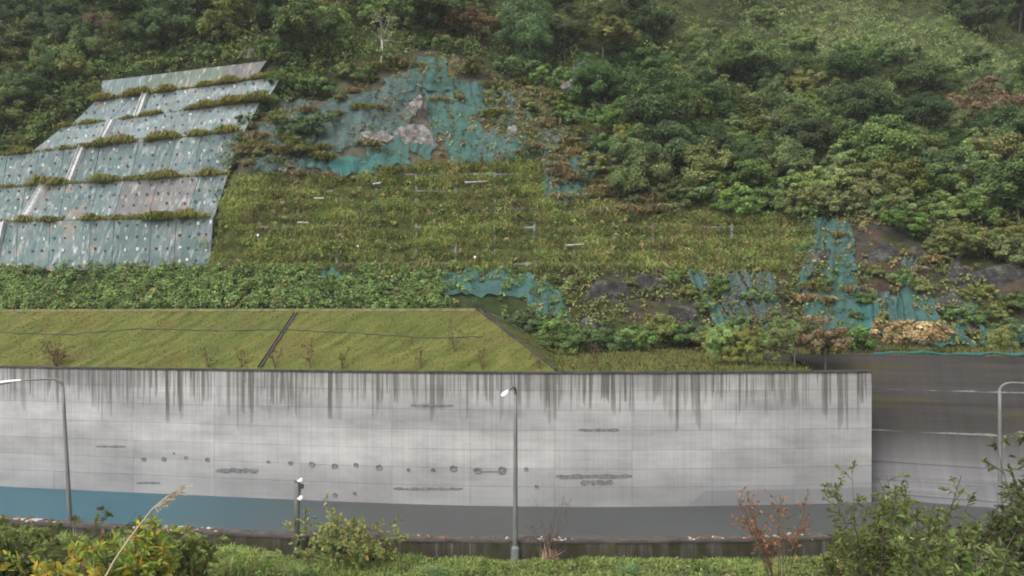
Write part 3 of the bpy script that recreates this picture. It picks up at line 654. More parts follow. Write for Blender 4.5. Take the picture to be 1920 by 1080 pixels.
for ti, (bl, tl, line, Yb, Yt, lab) in enumerate(TD):
    lp = np.array(line, float)
    def bpt(s, dy=0.0):
        px = bl[0]+(bl[1]-bl[0])*s; Y = Yb*FY(px)+dy; return np.array(((px-960)/FPX*Y, Y, prev(px)))
    def tpt(s, dy=0.0):
        px = tl[0]+(tl[1]-tl[0])*s; Y = Yt*FY(px); py = np.interp(px, lp[:, 0], lp[:, 1]); p = W(px, py, Y); return np.array((p[0]*(Y+dy)/Y if False else p[0], Y+dy, p[2]))
    t = thing('nailed_terrace', tuple(bpt(.5)), lab, 'terrace wall', 'tiers of the nailed slope')
    n = 24; S = np.linspace(0, 1, n)
    prof_ = [[bpt(s, .2) for s in S], [tpt(s, .2)-(0, 0, .06) for s in S], [tpt(s, 3.6)-(0, 0, .05) for s in S], [bpt(s, 5.0)-(0, 0, .3) for s in S]]
    V = np.array(prof_).reshape(-1, 3)
    F = [(r*n+i, r*n+i+1, ((r+1) % 4)*n+i+1, ((r+1) % 4)*n+i) for r in range(4) for i in range(n-1)]+[(0, n, 2*n, 3*n), (n-1, 4*n-1, 3*n-1, 2*n-1)]
    obj('core', V, F, M['panel_green'], t)
    npan = max(4, int((bl[1]-bl[0])/58)); edges = np.linspace(0, 1, npan+1); edges[1:-1] += rng.uniform(-.2, .2, npan-1)/npan
    for i in range(npan):
        s0, s1 = edges[i]+.0006, edges[i+1]-.0006
        mid = tl[0]+(tl[1]-tl[0])*(s0+s1)/2
        mat_ = M['panel'] if ti < 3 else M['panel_pale']
        if ti == 1 and 265 < mid < 345: mat_ = M['panel_brown']
        
        
        if ti == 5: mat_ = M['panel_pale'] if mid < 250 else (M['panel_brown'] if mid > 440 else M['panel_green'])
        out = rng.uniform(0, .08)
        c = [bpt(s0, -out), bpt(s1, -out), tpt(s0, -out), tpt(s1, -out)]
        G = np.array([[quadgrid(*c, a_, b_) for a_ in np.linspace(0, 1, 3)] for b_ in np.linspace(0, 1, 4)]).reshape(-1, 3)
        Bk = G+(0, .19+out, 0); V = np.concatenate([G, Bk]); F = []
        for b_ in range(3):
            for a_ in range(2): q = b_*3+a_; F += [(q, q+1, q+4, q+3), (12+q+1, 12+q, 12+q+3, 12+q+4)]
        F += [(q, q+12, q+13, q+1) for q in (0, 1)]+[(q, q+1, q+13, q+12) for q in (9, 10)]+[(q, q+3, q+15, q+12) for q in (0, 3, 6)]+[(q+3, q, q+12, q+15) for q in (2, 5, 8)]
        obj('panel', V, F, mat_, t)
        # nail heads in rows on this panel
        if ti == 5: continue
        wpx = (s1-s0)*(bl[1]-bl[0]); nc = max(2, int(round(wpx/19.0))); nr = 4 if ti < 3 else 3
        if mid < -150: continue
        for a_ in range(nc):
            for b_ in range(nr):
                if rng.random() < .06: continue
                p = quadgrid(*c, (a_+.5)/nc, (b_+.55)/nr)+(rng.normal(0, .12), -.06, rng.normal(0, .12))
                pale = rng.random() < (.2 if ti else .35)
                link_mesh('nail_head', nail_pale if pale else nail_me, t, tuple(p-ORG[t]), (0, 0, 0), tuple(rng.uniform(.7, 1.2, 3)))
    # white stepped drain chute
    ch = {1: ((42, 412), (86, 345)), 2: ((128, 342), (158, 280)), 3: ((184, 272), (214, 226)), 4: ((257, 226), (276, 177)), 0: ((-14, 500), (8, 417))}.get(ti)
    if ch:
        sb = (ch[0][0]-bl[0])/(bl[1]-bl[0]); st = (ch[1][0]-tl[0])/(tl[1]-tl[0]); cp = thing  # noqa
        A = bpt(sb, -.15); B = tpt(st, -.15); ns = 11; parts = []
        for q in range(ns):
            p = A+(B-A)*(q+.5)/ns; parts.append(boxv(p-(0, .12, 0), .46, .5, abs(B[2]-A[2])/ns*.98))
        for sx in (-.28, .28):
            parts.append(beam(A+(sx, -.2, 0), B+(sx, -.2, .1), .08, .6))
        v, f, _ = join(parts); obj('drain_chute', v, f, M['chute'], t)
    TOPLINES.append([tpt(s, 0) for s in np.linspace(0, 1, 60)])
    _tx = np.array([tl[0]+(tl[1]-tl[0])*s for s in S]); _tz = np.array([tpt(s)[2] for s in S])
    prev = (lambda px, a_=_tx, b_=_tz: float(np.interp(px, a_, b_)))
# extra white strip seen at the foot of the second chute etc. is part of the chutes above

# ------------------------------------------------------------------ vegetation generators
def leaf_quads(Cn, Nn, size, aspect, colr, fold=.12):
    n = len(Cn); r = unit(rng.normal(size=(n, 3))); Nn = unit(Nn)
    T = unit(np.cross(Nn, r)); B = np.cross(Nn, T); s = np.asarray(size)[:, None]
    V = np.stack([Cn-T*s*.5, Cn+B*s*aspect*.5+Nn*s*fold, Cn+T*s*.5, Cn-B*s*aspect*.5+Nn*s*fold], 1).reshape(-1, 3)
    F = np.arange(4*n).reshape(-1, 4)
    return V, F, np.repeat(colr, 4, 0)
def blades(B, h, wd, colr, lean=.45, down=0.0, droop=.25, dirv=None):
    n = len(B); a = rng.uniform(0, 2*np.pi, n); d = np.stack([np.cos(a), np.sin(a), np.zeros(n)], 1) if dirv is None else dirv
    s = np.stack([-d[:, 1], d[:, 0], np.zeros(n)], 1); s = unit(s+rng.normal(0, .3, (n, 3)))
    h = h[:, None]; wd = np.broadcast_to(np.asarray(wd, float), (n,))[:, None]; l = (lean*rng.uniform(.3, 1.4, n))[:, None]
    m = B+d*h*l*.45+np.array((0, 0, 1))*h*(.6-down*.3); tip = B+d*h*l*1.15+np.array((0, 0, 1))*h*(1-droop*l-down)
    V = np.stack([B-s*wd*.5, B+s*wd*.5, m+s*wd*.42, m-s*wd*.42, tip+s*wd*.08, tip-s*wd*.08], 1).reshape(-1, 3)
    i = np.arange(n)[:, None]*6; F = np.stack([i+np.array((0, 1, 2, 3)), i+np.array((3, 2, 4, 5))], 1).reshape(-1, 4)
    return V, F, np.repeat(colr, 6, 0)
def pal(n, cols, wts, jit=.22):
    cols = np.array(cols, float); c = cols[rng.choice(len(cols), n, p=np.array(wts)/sum(wts))]
    return np.clip(c*(1+rng.normal(0, jit, (n, 1)))*(1+rng.normal(0, .06, (n, 3))), .003, .9)

def crown_mesh(name, H, Rr, nclump, nleaf, size, base, seed, top=.6, flat=.75, lobes=3, spread=.18, sparse=1.0):
    """leaf clumps over a few overlapping uneven lobes"""
    global rng
    keep = rng; rng = np.random.default_rng(seed)
    lob = [(np.array((rng.normal(0, Rr*.42), rng.normal(0, Rr*.42), H*rng.uniform(.22, .74))), Rr*rng.uniform(.5, .85)) for _ in range(lobes)]
    lob.append((np.array((0, 0, H*.68)), Rr*.8))
    cs, rs, nn = [], [], []
    for _ in range(nclump):
        c, r = lob[rng.integers(len(lob))]; d = unit(rng.normal(size=3)); d[2] = abs(d[2])*1.1-.5; d = unit(d)
        cs.append(c+d*r*rng.uniform(.7, 1.05)*np.array((1, 1, flat*1.15))); rs.append(Rr*rng.uniform(.13, .30)); nn.append(d)
    cs = np.array(cs); rs = np.array(rs); nn = np.array(nn)
    idx = np.repeat(np.arange(nclump), nleaf); n = len(idx)
    d = unit(rng.normal(size=(n, 3))+nn[idx]*.5+np.array((0, 0, .35)))
    Cn = cs[idx]+d*(rs[idx]*rng.uniform(.45, 1.08, n))[:, None]*np.array((1.1, 1.1, flat))
    Nn = d*.7+nn[idx]*.3+np.array((0, 0, .5))+rng.normal(0, .45, (n, 3))
    cb = np.array(base)*1.5*(1+rng.normal(0, spread, (nclump, 1)))*(1+rng.normal(0, .04, (nclump, 3)))
    cc = cb[idx]*(1+rng.normal(0, .2, (n, 1)))
    yl = rng.random(n) < .05; cc[yl] *= np.array((1.55, 1.45, 1.15))
    sz = size*rng.uniform(.6, 1.35, n)
    out = leaf_quads(Cn, Nn, sz, .62, np.clip(cc, .004, .6)); rng = keep
    return npmesh(name, out[0], out[1], out[2]), lob
def limbs_mesh(name, H, lob, r0, mat_, seed, extra=4, multi=False):
    rs = np.random.default_rng(seed); parts = []
    base = np.array((0, 0, -1.2)); fork = np.array((rs.normal(0, .15), rs.normal(0, .15), H*.38))
    parts.append(tube([base, np.array((0, 0, 0)), (fork+base*0)/2+rs.normal(0, .06, 3), fork], [r0*1.2, r0, r0*.8, r0*.65], 8))
    for c, r in lob:
        e = c+np.array((0, 0, r*.4)); m = (fork+e)/2+rs.normal(0, .2, 3); parts.append(tube([fork, m, e], [r0*.55, r0*.32, r0*.1], 6))
        for _ in range(extra):
            q = unit(rs.normal(size=3))*r*.85; q[2] = abs(q[2])*.7; parts.append(tube([m, (m+c+q)/2+rs.normal(0, .1, 3), c+q], [r0*.22, r0*.13, r0*.04], 5))
    v, f, _ = join(parts); me = npmesh(name, v, f, smooth=True); me.materials.append(mat_); return me
TREES = {}
def proto(kind, H, Rr, nclump, nleaf, size, base, seed, mat_='bark', r0=.16, **kw):
    cm, lob = crown_mesh('crown_'+kind, H, Rr, nclump, nleaf, size, base, seed, **kw); cm.materials.append(M['leaf'])
    TREES.setdefault(kind, []).append((cm, limbs_mesh('trunk_'+kind, H, lob, r0, M[mat_], seed+50)))
for sd_ in range(3): proto('dark', 7.0, 3.2, 85, 165, .25, (.046, .076, .028), 100+sd_, lobes=3+sd_)
for sd_ in range(3): proto('mid', 6.6, 3.0, 80, 165, .25, (.078, .110, .037), 120+sd_, lobes=4)
for sd_ in range(2): proto('olive', 6.0, 2.7, 68, 150, .24, (.108, .122, .040), 140+sd_, lobes=3)
for sd_ in range(2): proto('pale', 5.2, 2.7, 66, 150, .25, (.112, .158, .055), 160+sd_, lobes=4, flat=.65)
for sd_ in range(2): proto('russet', 5.4, 2.6, 60, 140, .24, (.115, .09, .048), 180+sd_, lobes=3)
proto('grand', 11.0, 4.6, 170, 170, .28, (.068, .108, .046), 200, lobes=6, r0=.28, flat=.9)
proto('bare', 7.5, 2.2, 26, 18, .26, (.15, .16, .08), 210, mat_='pale_bark', r0=.13, lobes=5)
# shrubs: low crowns reaching to the ground
for sd_ in range(2): proto('shrub_green', 2.4, 1.7, 48, 120, .20, (.078, .125, .040), 300+sd_, lobes=4, r0=.06)
for sd_ in range(2): proto('shrub_olive', 2.2, 1.6, 46, 110, .20, (.112, .13, .044), 320+sd_, lobes=4, r0=.06)
proto('shrub_tan', 2.0, 1.5, 44, 100, .20, (.21, .165, .08), 340, lobes=3, r0=.05)
EMPTY_CNT = [0]
def plant_tree(name, kind, P0, scale, label, cat='tree', group=None, rz=None):
    cm, tm = TREES[kind][rng.integers(len(TREES[kind]))]
    t = thing(name, tuple(P0), label, cat, group); t.rotation_euler = (0, 0, rng.uniform(0, 6.28) if rz is None else rz)
    sx = scale*rng.uniform(.88, 1.14); t.scale = (sx, sx*rng.uniform(.9, 1.1), scale*rng.uniform(.88, 1.15))
    link_mesh('trunk', tm, t); link_mesh('crown', cm, t)
    return t
# tussocks of silver grass
def tussock_mesh(name, seed, cols, wts, n=260, h=.95):
    global rng
    keep = rng; rng = np.random.default_rng(seed)
    B = rng.normal(0, .42, (n, 3)); B[:, 2] = -.1
    v = blades(B, h*rng.uniform(.55, 1.15, n), .09, pal(n, cols, wts), lean=1.15, droop=.55); rng = keep
    me = npmesh(name, v[0], v[1], v[2]); me.materials.append(M['grass']); return me
TAN = [(.30, .235, .12), (.23, .20, .085), (.17, .175, .055), (.37, .30, .17)]
TUS_TAN = [tussock_mesh('tussock_tan', 400+i, TAN, (4, 3, 2, 2)) for i in range(3)]
TUS_GRN = [tussock_mesh('tussock_green', 410+i, [(.18, .20, .045), (.13, .165, .04), (.25, .21, .075)], (4, 4, 1.5)) for i in range(3)]
def plant_tussock(px, py, tan, s, label, group):
    h = hit(px, py, ('hill', 'bank', 'shelf'))
    if h is None: return
    o = link_mesh('grass_tussock', (TUS_TAN if tan else TUS_GRN)[rng.integers(3)], None, tuple(h[0]), (0, 0, rng.uniform(0, 6.28)), (s, s, s*rng.uniform(.85, 1.1)))
    tag(o, label, 'grass tussock', group)

# ------------------------------------------------------------------ stuff layers on the hill (uncountable foliage)
me = hill.data; A = np.empty(len(me.polygons)); me.polygons.foreach_get('area', A)
Fh = np.array([p.vertices[:] for p in me.polygons]); Vh = np.empty(len(me.vertices)*3); me.vertices.foreach_get('co', Vh); Vh = Vh.reshape(-1, 3)
fc = Vh[Fh].mean(1); fx, fy = topx(fc)
fn_ = unit(np.cross(Vh[Fh[:, 1]]-Vh[Fh[:, 0]], Vh[Fh[:, 3]]-Vh[Fh[:, 0]])); fn_[fn_[:, 1] > 0] *= -1
def scatter(mask, n, dens=None):
    wt = np.where(mask, A, 0.0)
    if dens is not None: wt = wt*dens
    i = rng.choice(len(A), n, p=wt/wt.sum()); a, b = rng.random((n, 1)), rng.random((n, 1)); q = Vh[Fh[i]]
    return (1-a)*((1-b)*q[:, 0]+b*q[:, 3])+a*((1-b)*q[:, 1]+b*q[:, 2]), fn_[i]
inview = (fx > -330) & (fx < 2250) & (fy > -180)
mg = inpoly(fx, fy, GRASSWALL); mn = inpoly(fx, fy, NETUP); mr = inpoly(fx, fy, ROCKLOW); mv = inpoly(fx, fy, VINE); ms_ = inpoly(fx, fy, SCRUB); mt = inpoly(fx, fy, TIERS_REG)
mf = inview & ~mg & ~mn & ~mr & ~mv & ~mt & (fy < 500)
def clump_leaves(Pn, Nn, per, rad, size, cols, wts, aspect=.62, lift=.35):
    n = len(Pn); idx = np.repeat(np.arange(n), per); m = len(idx); cc = pal(n, cols, wts, .28)[idx]*(1+rng.normal(0, .2, (m, 1)))
    d = unit(rng.normal(size=(m, 3))+Nn[idx]*.7+np.array((0, 0, .5))); r = rad*rng.uniform(.5, 1.6, n)[idx]*rng.uniform(.5, 1.1, m)
    Cn = Pn[idx]+Nn[idx]*lift*rng.uniform(0, 1, n)[idx][:, None]+d*r[:, None]
    return leaf_quads(Cn, d+Nn[idx]*.4+rng.normal(0, .4, (m, 3)), size*rng.uniform(.6, 1.4, m), aspect, np.clip(cc, .004, .6))
Pn, Nn = scatter(mf & ~ms_, 12500, (100/fc[:, 1])**1.3*np.where(fx < 620, 2.2, 1.0)); v = clump_leaves(Pn, Nn, 26, 1.05, .31, [(.095, .14, .045), (.13, .175, .055), (.17, .165, .062), (.065, .105, .036)], (4, 3, 1, 2), lift=1.6)
tag(obj('undergrowth', v[0], v[1], M['leaf'], C=v[2]), 'dense green undergrowth between the trees on the hillside', 'undergrowth', kind='stuff')
Pn, Nn = scatter(inview & ms_, 4200); v = clump_leaves(Pn, Nn, 30, .85, .31, [(.15, .20, .062), (.12, .17, .054), (.19, .215, .078), (.17, .14, .065), (.07, .105, .04)], (5, 4, 3, .7, 1.2), lift=.8)
tag(obj('scrub', v[0], v[1], M['leaf'], C=v[2]), 'pale green scrub covering the far upper right slope', 'scrub', kind='stuff')
# vine band
vd = np.where(fx < 830, 1.0, np.where(fy > 590, .45, .22))
Pn, Nn = scatter(mv & inview & ~((fx > 600) & (fx < 690) & (fy < 528)) & (fx < 1075), 4600, vd*np.clip(1+1.3*fnoise(fc, .16, 40, 3), .15, 2.2)); v = clump_leaves(Pn, Nn, 30, .42, .21, [(.125, .20, .052), (.165, .24, .07), (.09, .145, .04), (.2, .17, .075)], (4, 4, 2, .7), aspect=.8, lift=.6)
tag(obj('vines', v[0], v[1], M['leaf'], C=v[2]), 'bright green creeping vines covering the low face behind the turf bank', 'vines', kind='stuff')
# grass on the lattice slope: rows of tufts along the horizontal beams
Pn, Nn = scatter(mg, 17000); gy = topx(Pn)[1]; wob = fnoise(Pn, .22, 12, 2)
rowf = .5+.5*np.sin((gy+7*wob)/24*2*np.pi); tone = fnoise(Pn, .10, 3, 3); tone2 = fnoise(Pn, .3, 14, 2)
kp = rng.random(len(Pn)) < np.clip(.18+.82*rowf+.9*tone2, .05, 1); Pn, Nn, rowf, tone, tone2 = Pn[kp], Nn[kp], rowf[kp], tone[kp], tone2[kp]
idx = np.repeat(np.arange(len(Pn)), 11); B = Pn[idx]+rng.normal(0, .24, (len(idx), 3))
GG = [(.225, .27, .058), (.165, .225, .052), (.28, .28, .072), (.115, .17, .042)]; GB = [(.34, .265, .12), (.20, .155, .07), (.13, .10, .055), (.24, .21, .07)]
dry = rng.random(len(Pn)) < np.clip(.08+.6*tone+.2*(1-rowf)-.06, .02, .6)
tc = np.where(dry[:, None], pal(len(Pn), GB, (3, 3, 2, 2), .2), pal(len(Pn), GG, (4, 3.5, 2, 1.5), .2))*(1+.6*tone2[:, None]); cc = tc[idx]*(1+rng.normal(0, .15, (len(idx), 1)))
v = blades(B, rng.uniform(.3, .75, len(idx))*(.55+.75*rowf[idx])*(1+.5*tone2[idx]), .065, np.clip(cc, .004, .6), lean=.8, droop=.8, dirv=unit(Nn[idx]*np.array((1, 1, 0))+rng.normal(0, .5, (len(idx), 3))*np.array((1, 1, 0))))
wP, wN = scatter(mg, 800); wv = clump_leaves(wP, wN, 14, .4, .28, [(.12, .17, .045), (.17, .20, .06), (.26, .20, .09)], (4, 3, 1.5), lift=.45)
tag(obj('slope_weeds', wv[0], wv[1], M['leaf'], C=wv[2]), 'leafy weeds scattered through the framed slope grass', 'weeds', kind='stuff')
tag(obj('slope_grass', v[0], v[1], M['grass'], C=v[2]), 'yellowish green grass growing over the broad framed slope', 'grass', kind='stuff')
# sparse grass and creepers on rock
Pn, Nn = scatter((mn | mr) & inview, 2500, np.clip(.7+1.8*fnoise(fc, .13, 44, 3), .03, 2)*np.where(mr, .8, 1.0)*np.where((fx > 585) & (fx < 910) & (fy > 140), .3, 1.0)); v = clump_leaves(Pn, Nn, 11, .5, .30, [(.11, .14, .04), (.15, .15, .05), (.22, .165, .075)], (4, 3, 1.5), lift=.2)
tag(obj('creepers', v[0], v[1], M['leaf'], C=v[2]), 'patchy low creepers on the netted rock', 'creepers', kind='stuff')
# moss and short grass on the turf bank and shelf
def bank_scatter(o, n, ymin, ymax):
    me = o.data; tri = [(p.vertices[0], p.vertices[1], p.vertices[2]) for p in me.polygons]+[(p.vertices[0], p.vertices[2], p.vertices[3]) for p in me.polygons if len(p.vertices) == 4]
    vv = np.array([v.co[:] for v in me.vertices]); T = np.array(tri); q = vv[T]; c = q.mean(1); px, py = topx(c)
    a = np.linalg.norm(np.cross(q[:, 1]-q[:, 0], q[:, 2]-q[:, 0]), axis=1)*((px > -200) & (px < 2100) & (c[:, 1] < ymax))
    i = rng.choice(len(T), n, p=a/a.sum()); s = np.sqrt(rng.random((n, 1))); b = rng.random((n, 1)); q = q[i]
    return (1-s)*q[:, 0]+s*(1-b)*q[:, 1]+s*b*q[:, 2]
B = bank_scatter(bank, 26000, 0, 86); v = blades(B, rng.uniform(.03, .10, len(B)), .06, pal(len(B), [(.098, .104, .026), (.086, .094, .024), (.12, .112, .036), (.072, .08, .022)], (4, 4, 1.5, 1.2)), lean=1.0)
tag(obj('bank_grass', v[0], v[1], M['grass'], C=v[2]), 'short mown grass on the turf bank', 'grass', kind='stuff')
B = bank_scatter(shelf, 9000, 0, 87); v = blades(B, rng.uniform(.1, .4, len(B)), .07, pal(len(B), [(.12, .115, .03), (.15, .13, .045), (.08, .1, .025)], (3, 2, 3)), lean=.8)
tag(obj('shelf_grass', v[0], v[1], M['grass'], C=v[2]), 'rough short grass on the level shelf right of the turf bank', 'grass', kind='stuff')
# grass fringes on the berms of the terraces
FR = ['lowest', 'second', 'third', 'fourth', 'fifth', 'topmost']
for ti, tl_ in enumerate(TOPLINES[:5]+[[p for p in [hit(px, 502)[0] for px in np.linspace(-200, 960, 90)]]]):
    L = np.array(tl_); n = 8000 if ti < 5 else 4000
    u = rng.uniform(0, len(L)-1.001, n); i = u.astype(int); B = L[i]*(1-(u-i))[:, None]+L[i+1]*(u-i)[:, None]
    dn = fnoise(B, .35, 20+ti, 2); kp = rng.random(n) < np.clip(.62+dn*1.1, .14, 1); B = B[kp]; dn = dn[kp]; n = len(B)
    B = B+np.stack([rng.normal(0, .1, n), rng.uniform(-.1, 1.0, n), rng.uniform(-.1, .05, n)], 1)
    v = blades(B, rng.uniform(.4, 1.15, n)*(1+1.2*dn), .10, pal(n, [(.18, .185, .045), (.14, .155, .042), (.23, .195, .065), (.25, .17, .08)], (4, 3, 2, 1)), lean=.9, droop=.9, dirv=unit(np.stack([rng.normal(0, .6, n), -np.abs(rng.normal(.8, .4, n)), np.zeros(n)], 1)))
    tag(obj('ledge_grass', v[0], v[1], M['grass'], C=v[2]), ('grass fringe hanging along the top of the %s terrace tier' % FR[ti]) if ti < 5 else 'yellow green grass strip along the foot of the framed slope', 'grass', kind='stuff')

# ------------------------------------------------------------------ concrete lattice under the slope grass
lf = thing('lattice_frame', tuple(hit(900, 500)[0]), 'concrete lattice frame mostly buried in grass on the broad slope', 'lattice frame')
for py in (495, 461, 427, 393, 359, 328):
    for px in range(410, 1520, 74):
        if not (inpoly([px+6], [py], GRASSWALL)[0] and inpoly([px+68], [py], GRASSWALL)[0]): continue
        a, b = hit(px, py), hit(px+73, py+random.uniform(-1, 1)); o_ = random.uniform(-.22, .0)
        v, f = beam(a[0]+a[1]*o_, b[0]+b[1]*o_, .28, .24, a[1]); obj('beam', v, f, M['plug'], lf)
        py2 = py-34
        if inpoly([px+6], [py2+2], GRASSWALL)[0]:
            c_ = hit(px, py2); v, f = beam(a[0]-a[1]*.02, c_[0]-c_[1]*.02, .24, .2, a[1]); obj('post', v, f, M['plug'], lf)
# a few beams that stand clear of the grass
for (x0, y0, x1, y1) in ((872, 349, 915, 347), (1060, 468, 1095, 466), (560, 424, 580, 424), (590, 379, 608, 379), (700, 352, 715, 350)):
    a, b = hit(x0, y0), hit(x1, y1); v, f = beam(a[0]+a[1]*.5, b[0]+b[1]*.5, .2, .2, a[1]); obj('beam', v, f, M['conc'], lf)
for px, py, lab in ((891, 494, 'small white marker post standing in grass at the slope foot'), (487, 451, 'small white marker peg in grass near the terraces'), (672, 472, 'small white marker peg beside a bare beam')):
    h = hit(px, py); t = thing('marker_post', tuple(h[0]), lab, 'marker')
    v, f = tube([h[0]+h[1]*.5+(0, 0, -.4), h[0]+h[1]*.5+(0, 0, .2)], .05, 8); obj('stake', v, f, M['chute'], t)
    v, f = boxv(h[0]+h[1]*.6+(0, 0, .22), .2, .1, .2); obj('plate', v, f, M['enamel'], t)

# ------------------------------------------------------------------ rocks
def rock_mesh(px, py, wpx, hpx, seed, m='rock', name='rock_outcrop', label='', depth=.6):
    h = hit(px, py); Y = h[0][1]; rx, rz = wpx/FPX*Y*.85, hpx/FPX*Y*.85
    import bmesh
    rr_ = random.Random(seed); planes = [(Vector((rr_.gauss(0, 1), rr_.gauss(0, 1)-.3, rr_.gauss(0, 1))).normalized(), rr_.uniform(.38, .72)) for _ in range(22)]
    bm = bmesh.new(); bmesh.ops.create_icosphere(bm, subdivisions=4, radius=1.0)
    for v in bm.verts:
        p = v.co.copy(); q = p*1.3+Vector((seed*3.1, seed*1.7, 0))
        p *= 1+noise.fractal(q, 1, 2, 3)*.28
        for n_, d_ in planes:
            e = p.dot(n_)-d_
            if e > 0: p -= n_*e*.94
        p *= 1+noise.fractal(q*3.1, 1, 2, 3)*.09
        v.co = (p.x*rx, p.y*max(rx, rz)*depth, p.z*rz)
    V = np.array([v.co[:] for v in bm.verts])+h[0]; F = np.array([[v.index for v in f.verts] for f in bm.faces]); bm.free()
    o = obj(name, V-h[0], F, M[m]); o.location = tuple(h[0]); tag(o, label, 'rock'); return o
for i, a in enumerate(((792, 272, 66, 62, 'rock', 'pale bare rock with a dark hollow amid the upper nets'), (778, 215, 44, 58, 'rock', 'pale rock showing through a tear in the upper net'), (705, 262, 70, 40, 'rock', 'broken pale rock ledge left of the hollow'),
        (1075, 170, 52, 62, 'rock', 'pale rock scar below the dark trees at upper centre'), (962, 250, 22, 34, 'rock', 'small pale rock block above the flat net'), (465, 105, 34, 26, 'rock', 'small pale rock above the topmost terrace tier'),
        (1140, 555, 86, 72, 'rock_grey', 'grey layered rock bulge right of the turf bank end'), (1220, 545, 70, 66, 'rock_grey', 'grey rock face patch left of the brown soil'), (1100, 620, 46, 60, 'rock_grey', 'dark grey rock behind the end of the turf bank'),
        (1540, 492, 44, 44, 'rock_grey', 'grey rock bulging behind the tall teal net'), (1655, 485, 84, 46, 'rock_grey', 'grey rock face right of the tall teal net'), (1800, 530, 60, 56, 'rock_grey', 'broken grey rock below the trees at right'),
        (1720, 490, 50, 40, 'rock_grey', 'grey rock knob above the narrow teal net'), (1880, 520, 110, 60, 'rock_grey', 'dark rock face below trees at the right edge'), (1780, 575, 50, 44, 'rock_grey', 'grey rock between the right hand nets'), (1275, 600, 64, 44, 'rock_grey', 'low grey rock above the shrubs on the shelf'), (730, 270, 26, 30, 'rock', 'narrow pale rock rib between two nets'))):
    rock_mesh(a[0], a[1], a[2], a[3], i+1, a[4], label=a[5], depth=.35 if a[4] == 'rock' else .2)

# ------------------------------------------------------------------ debris nets draped on the rock
def net(c, m, label, off=.28, fold=.2, n=18):
    """c: four photo corners tl, tr, br, bl"""
    c = np.array(c, float); V = []; S = np.linspace(0, 1, n); ph = random.uniform(0, 9)
    for t in S:
        for s in S:
            q = (1-t)*((1-s)*c[0]+s*c[1])+t*((1-s)*c[3]+s*c[2])
            rag = 10*noise.noise((q[0]*.05+ph, q[1]*.05, ph))+5*noise.noise((q[0]*.16+ph, q[1]*.16, ph)); q = q+np.array((rag*(2*abs(s-.5))**2, rag*(2*abs(t-.5))**2))
            h = hit(q[0], q[1], ('hill', 'shelf'))
            while h is None: q[1] -= 3; h = hit(q[0], q[1], ('hill', 'shelf'))
            o_ = off+fold*(math.sin(s*17+ph+t*3)+.8*noise.noise((s*4+ph, t*5, ph)))+.25*max(0, noise.noise((s*2+ph, t*2, 3)))
            V.append(h[0]+h[1]*o_)
    V = np.array(V); G = V.reshape(n, n, 3)
    for _ in range(2): G[1:-1, 1:-1] = .4*G[1:-1, 1:-1]+.15*(G[:-2, 1:-1]+G[2:, 1:-1]+G[1:-1, :-2]+G[1:-1, 2:])
    V = G.reshape(-1, 3)
    F = np.array([(i*n+j, i*n+j+1, (i+1)*n+j+1, (i+1)*n+j) for i in range(n-1) for j in range(n-1)])
    o = obj('debris_net', V, F, M[m], smooth=True); tag(o, label, 'net', 'teal debris nets on the slope')
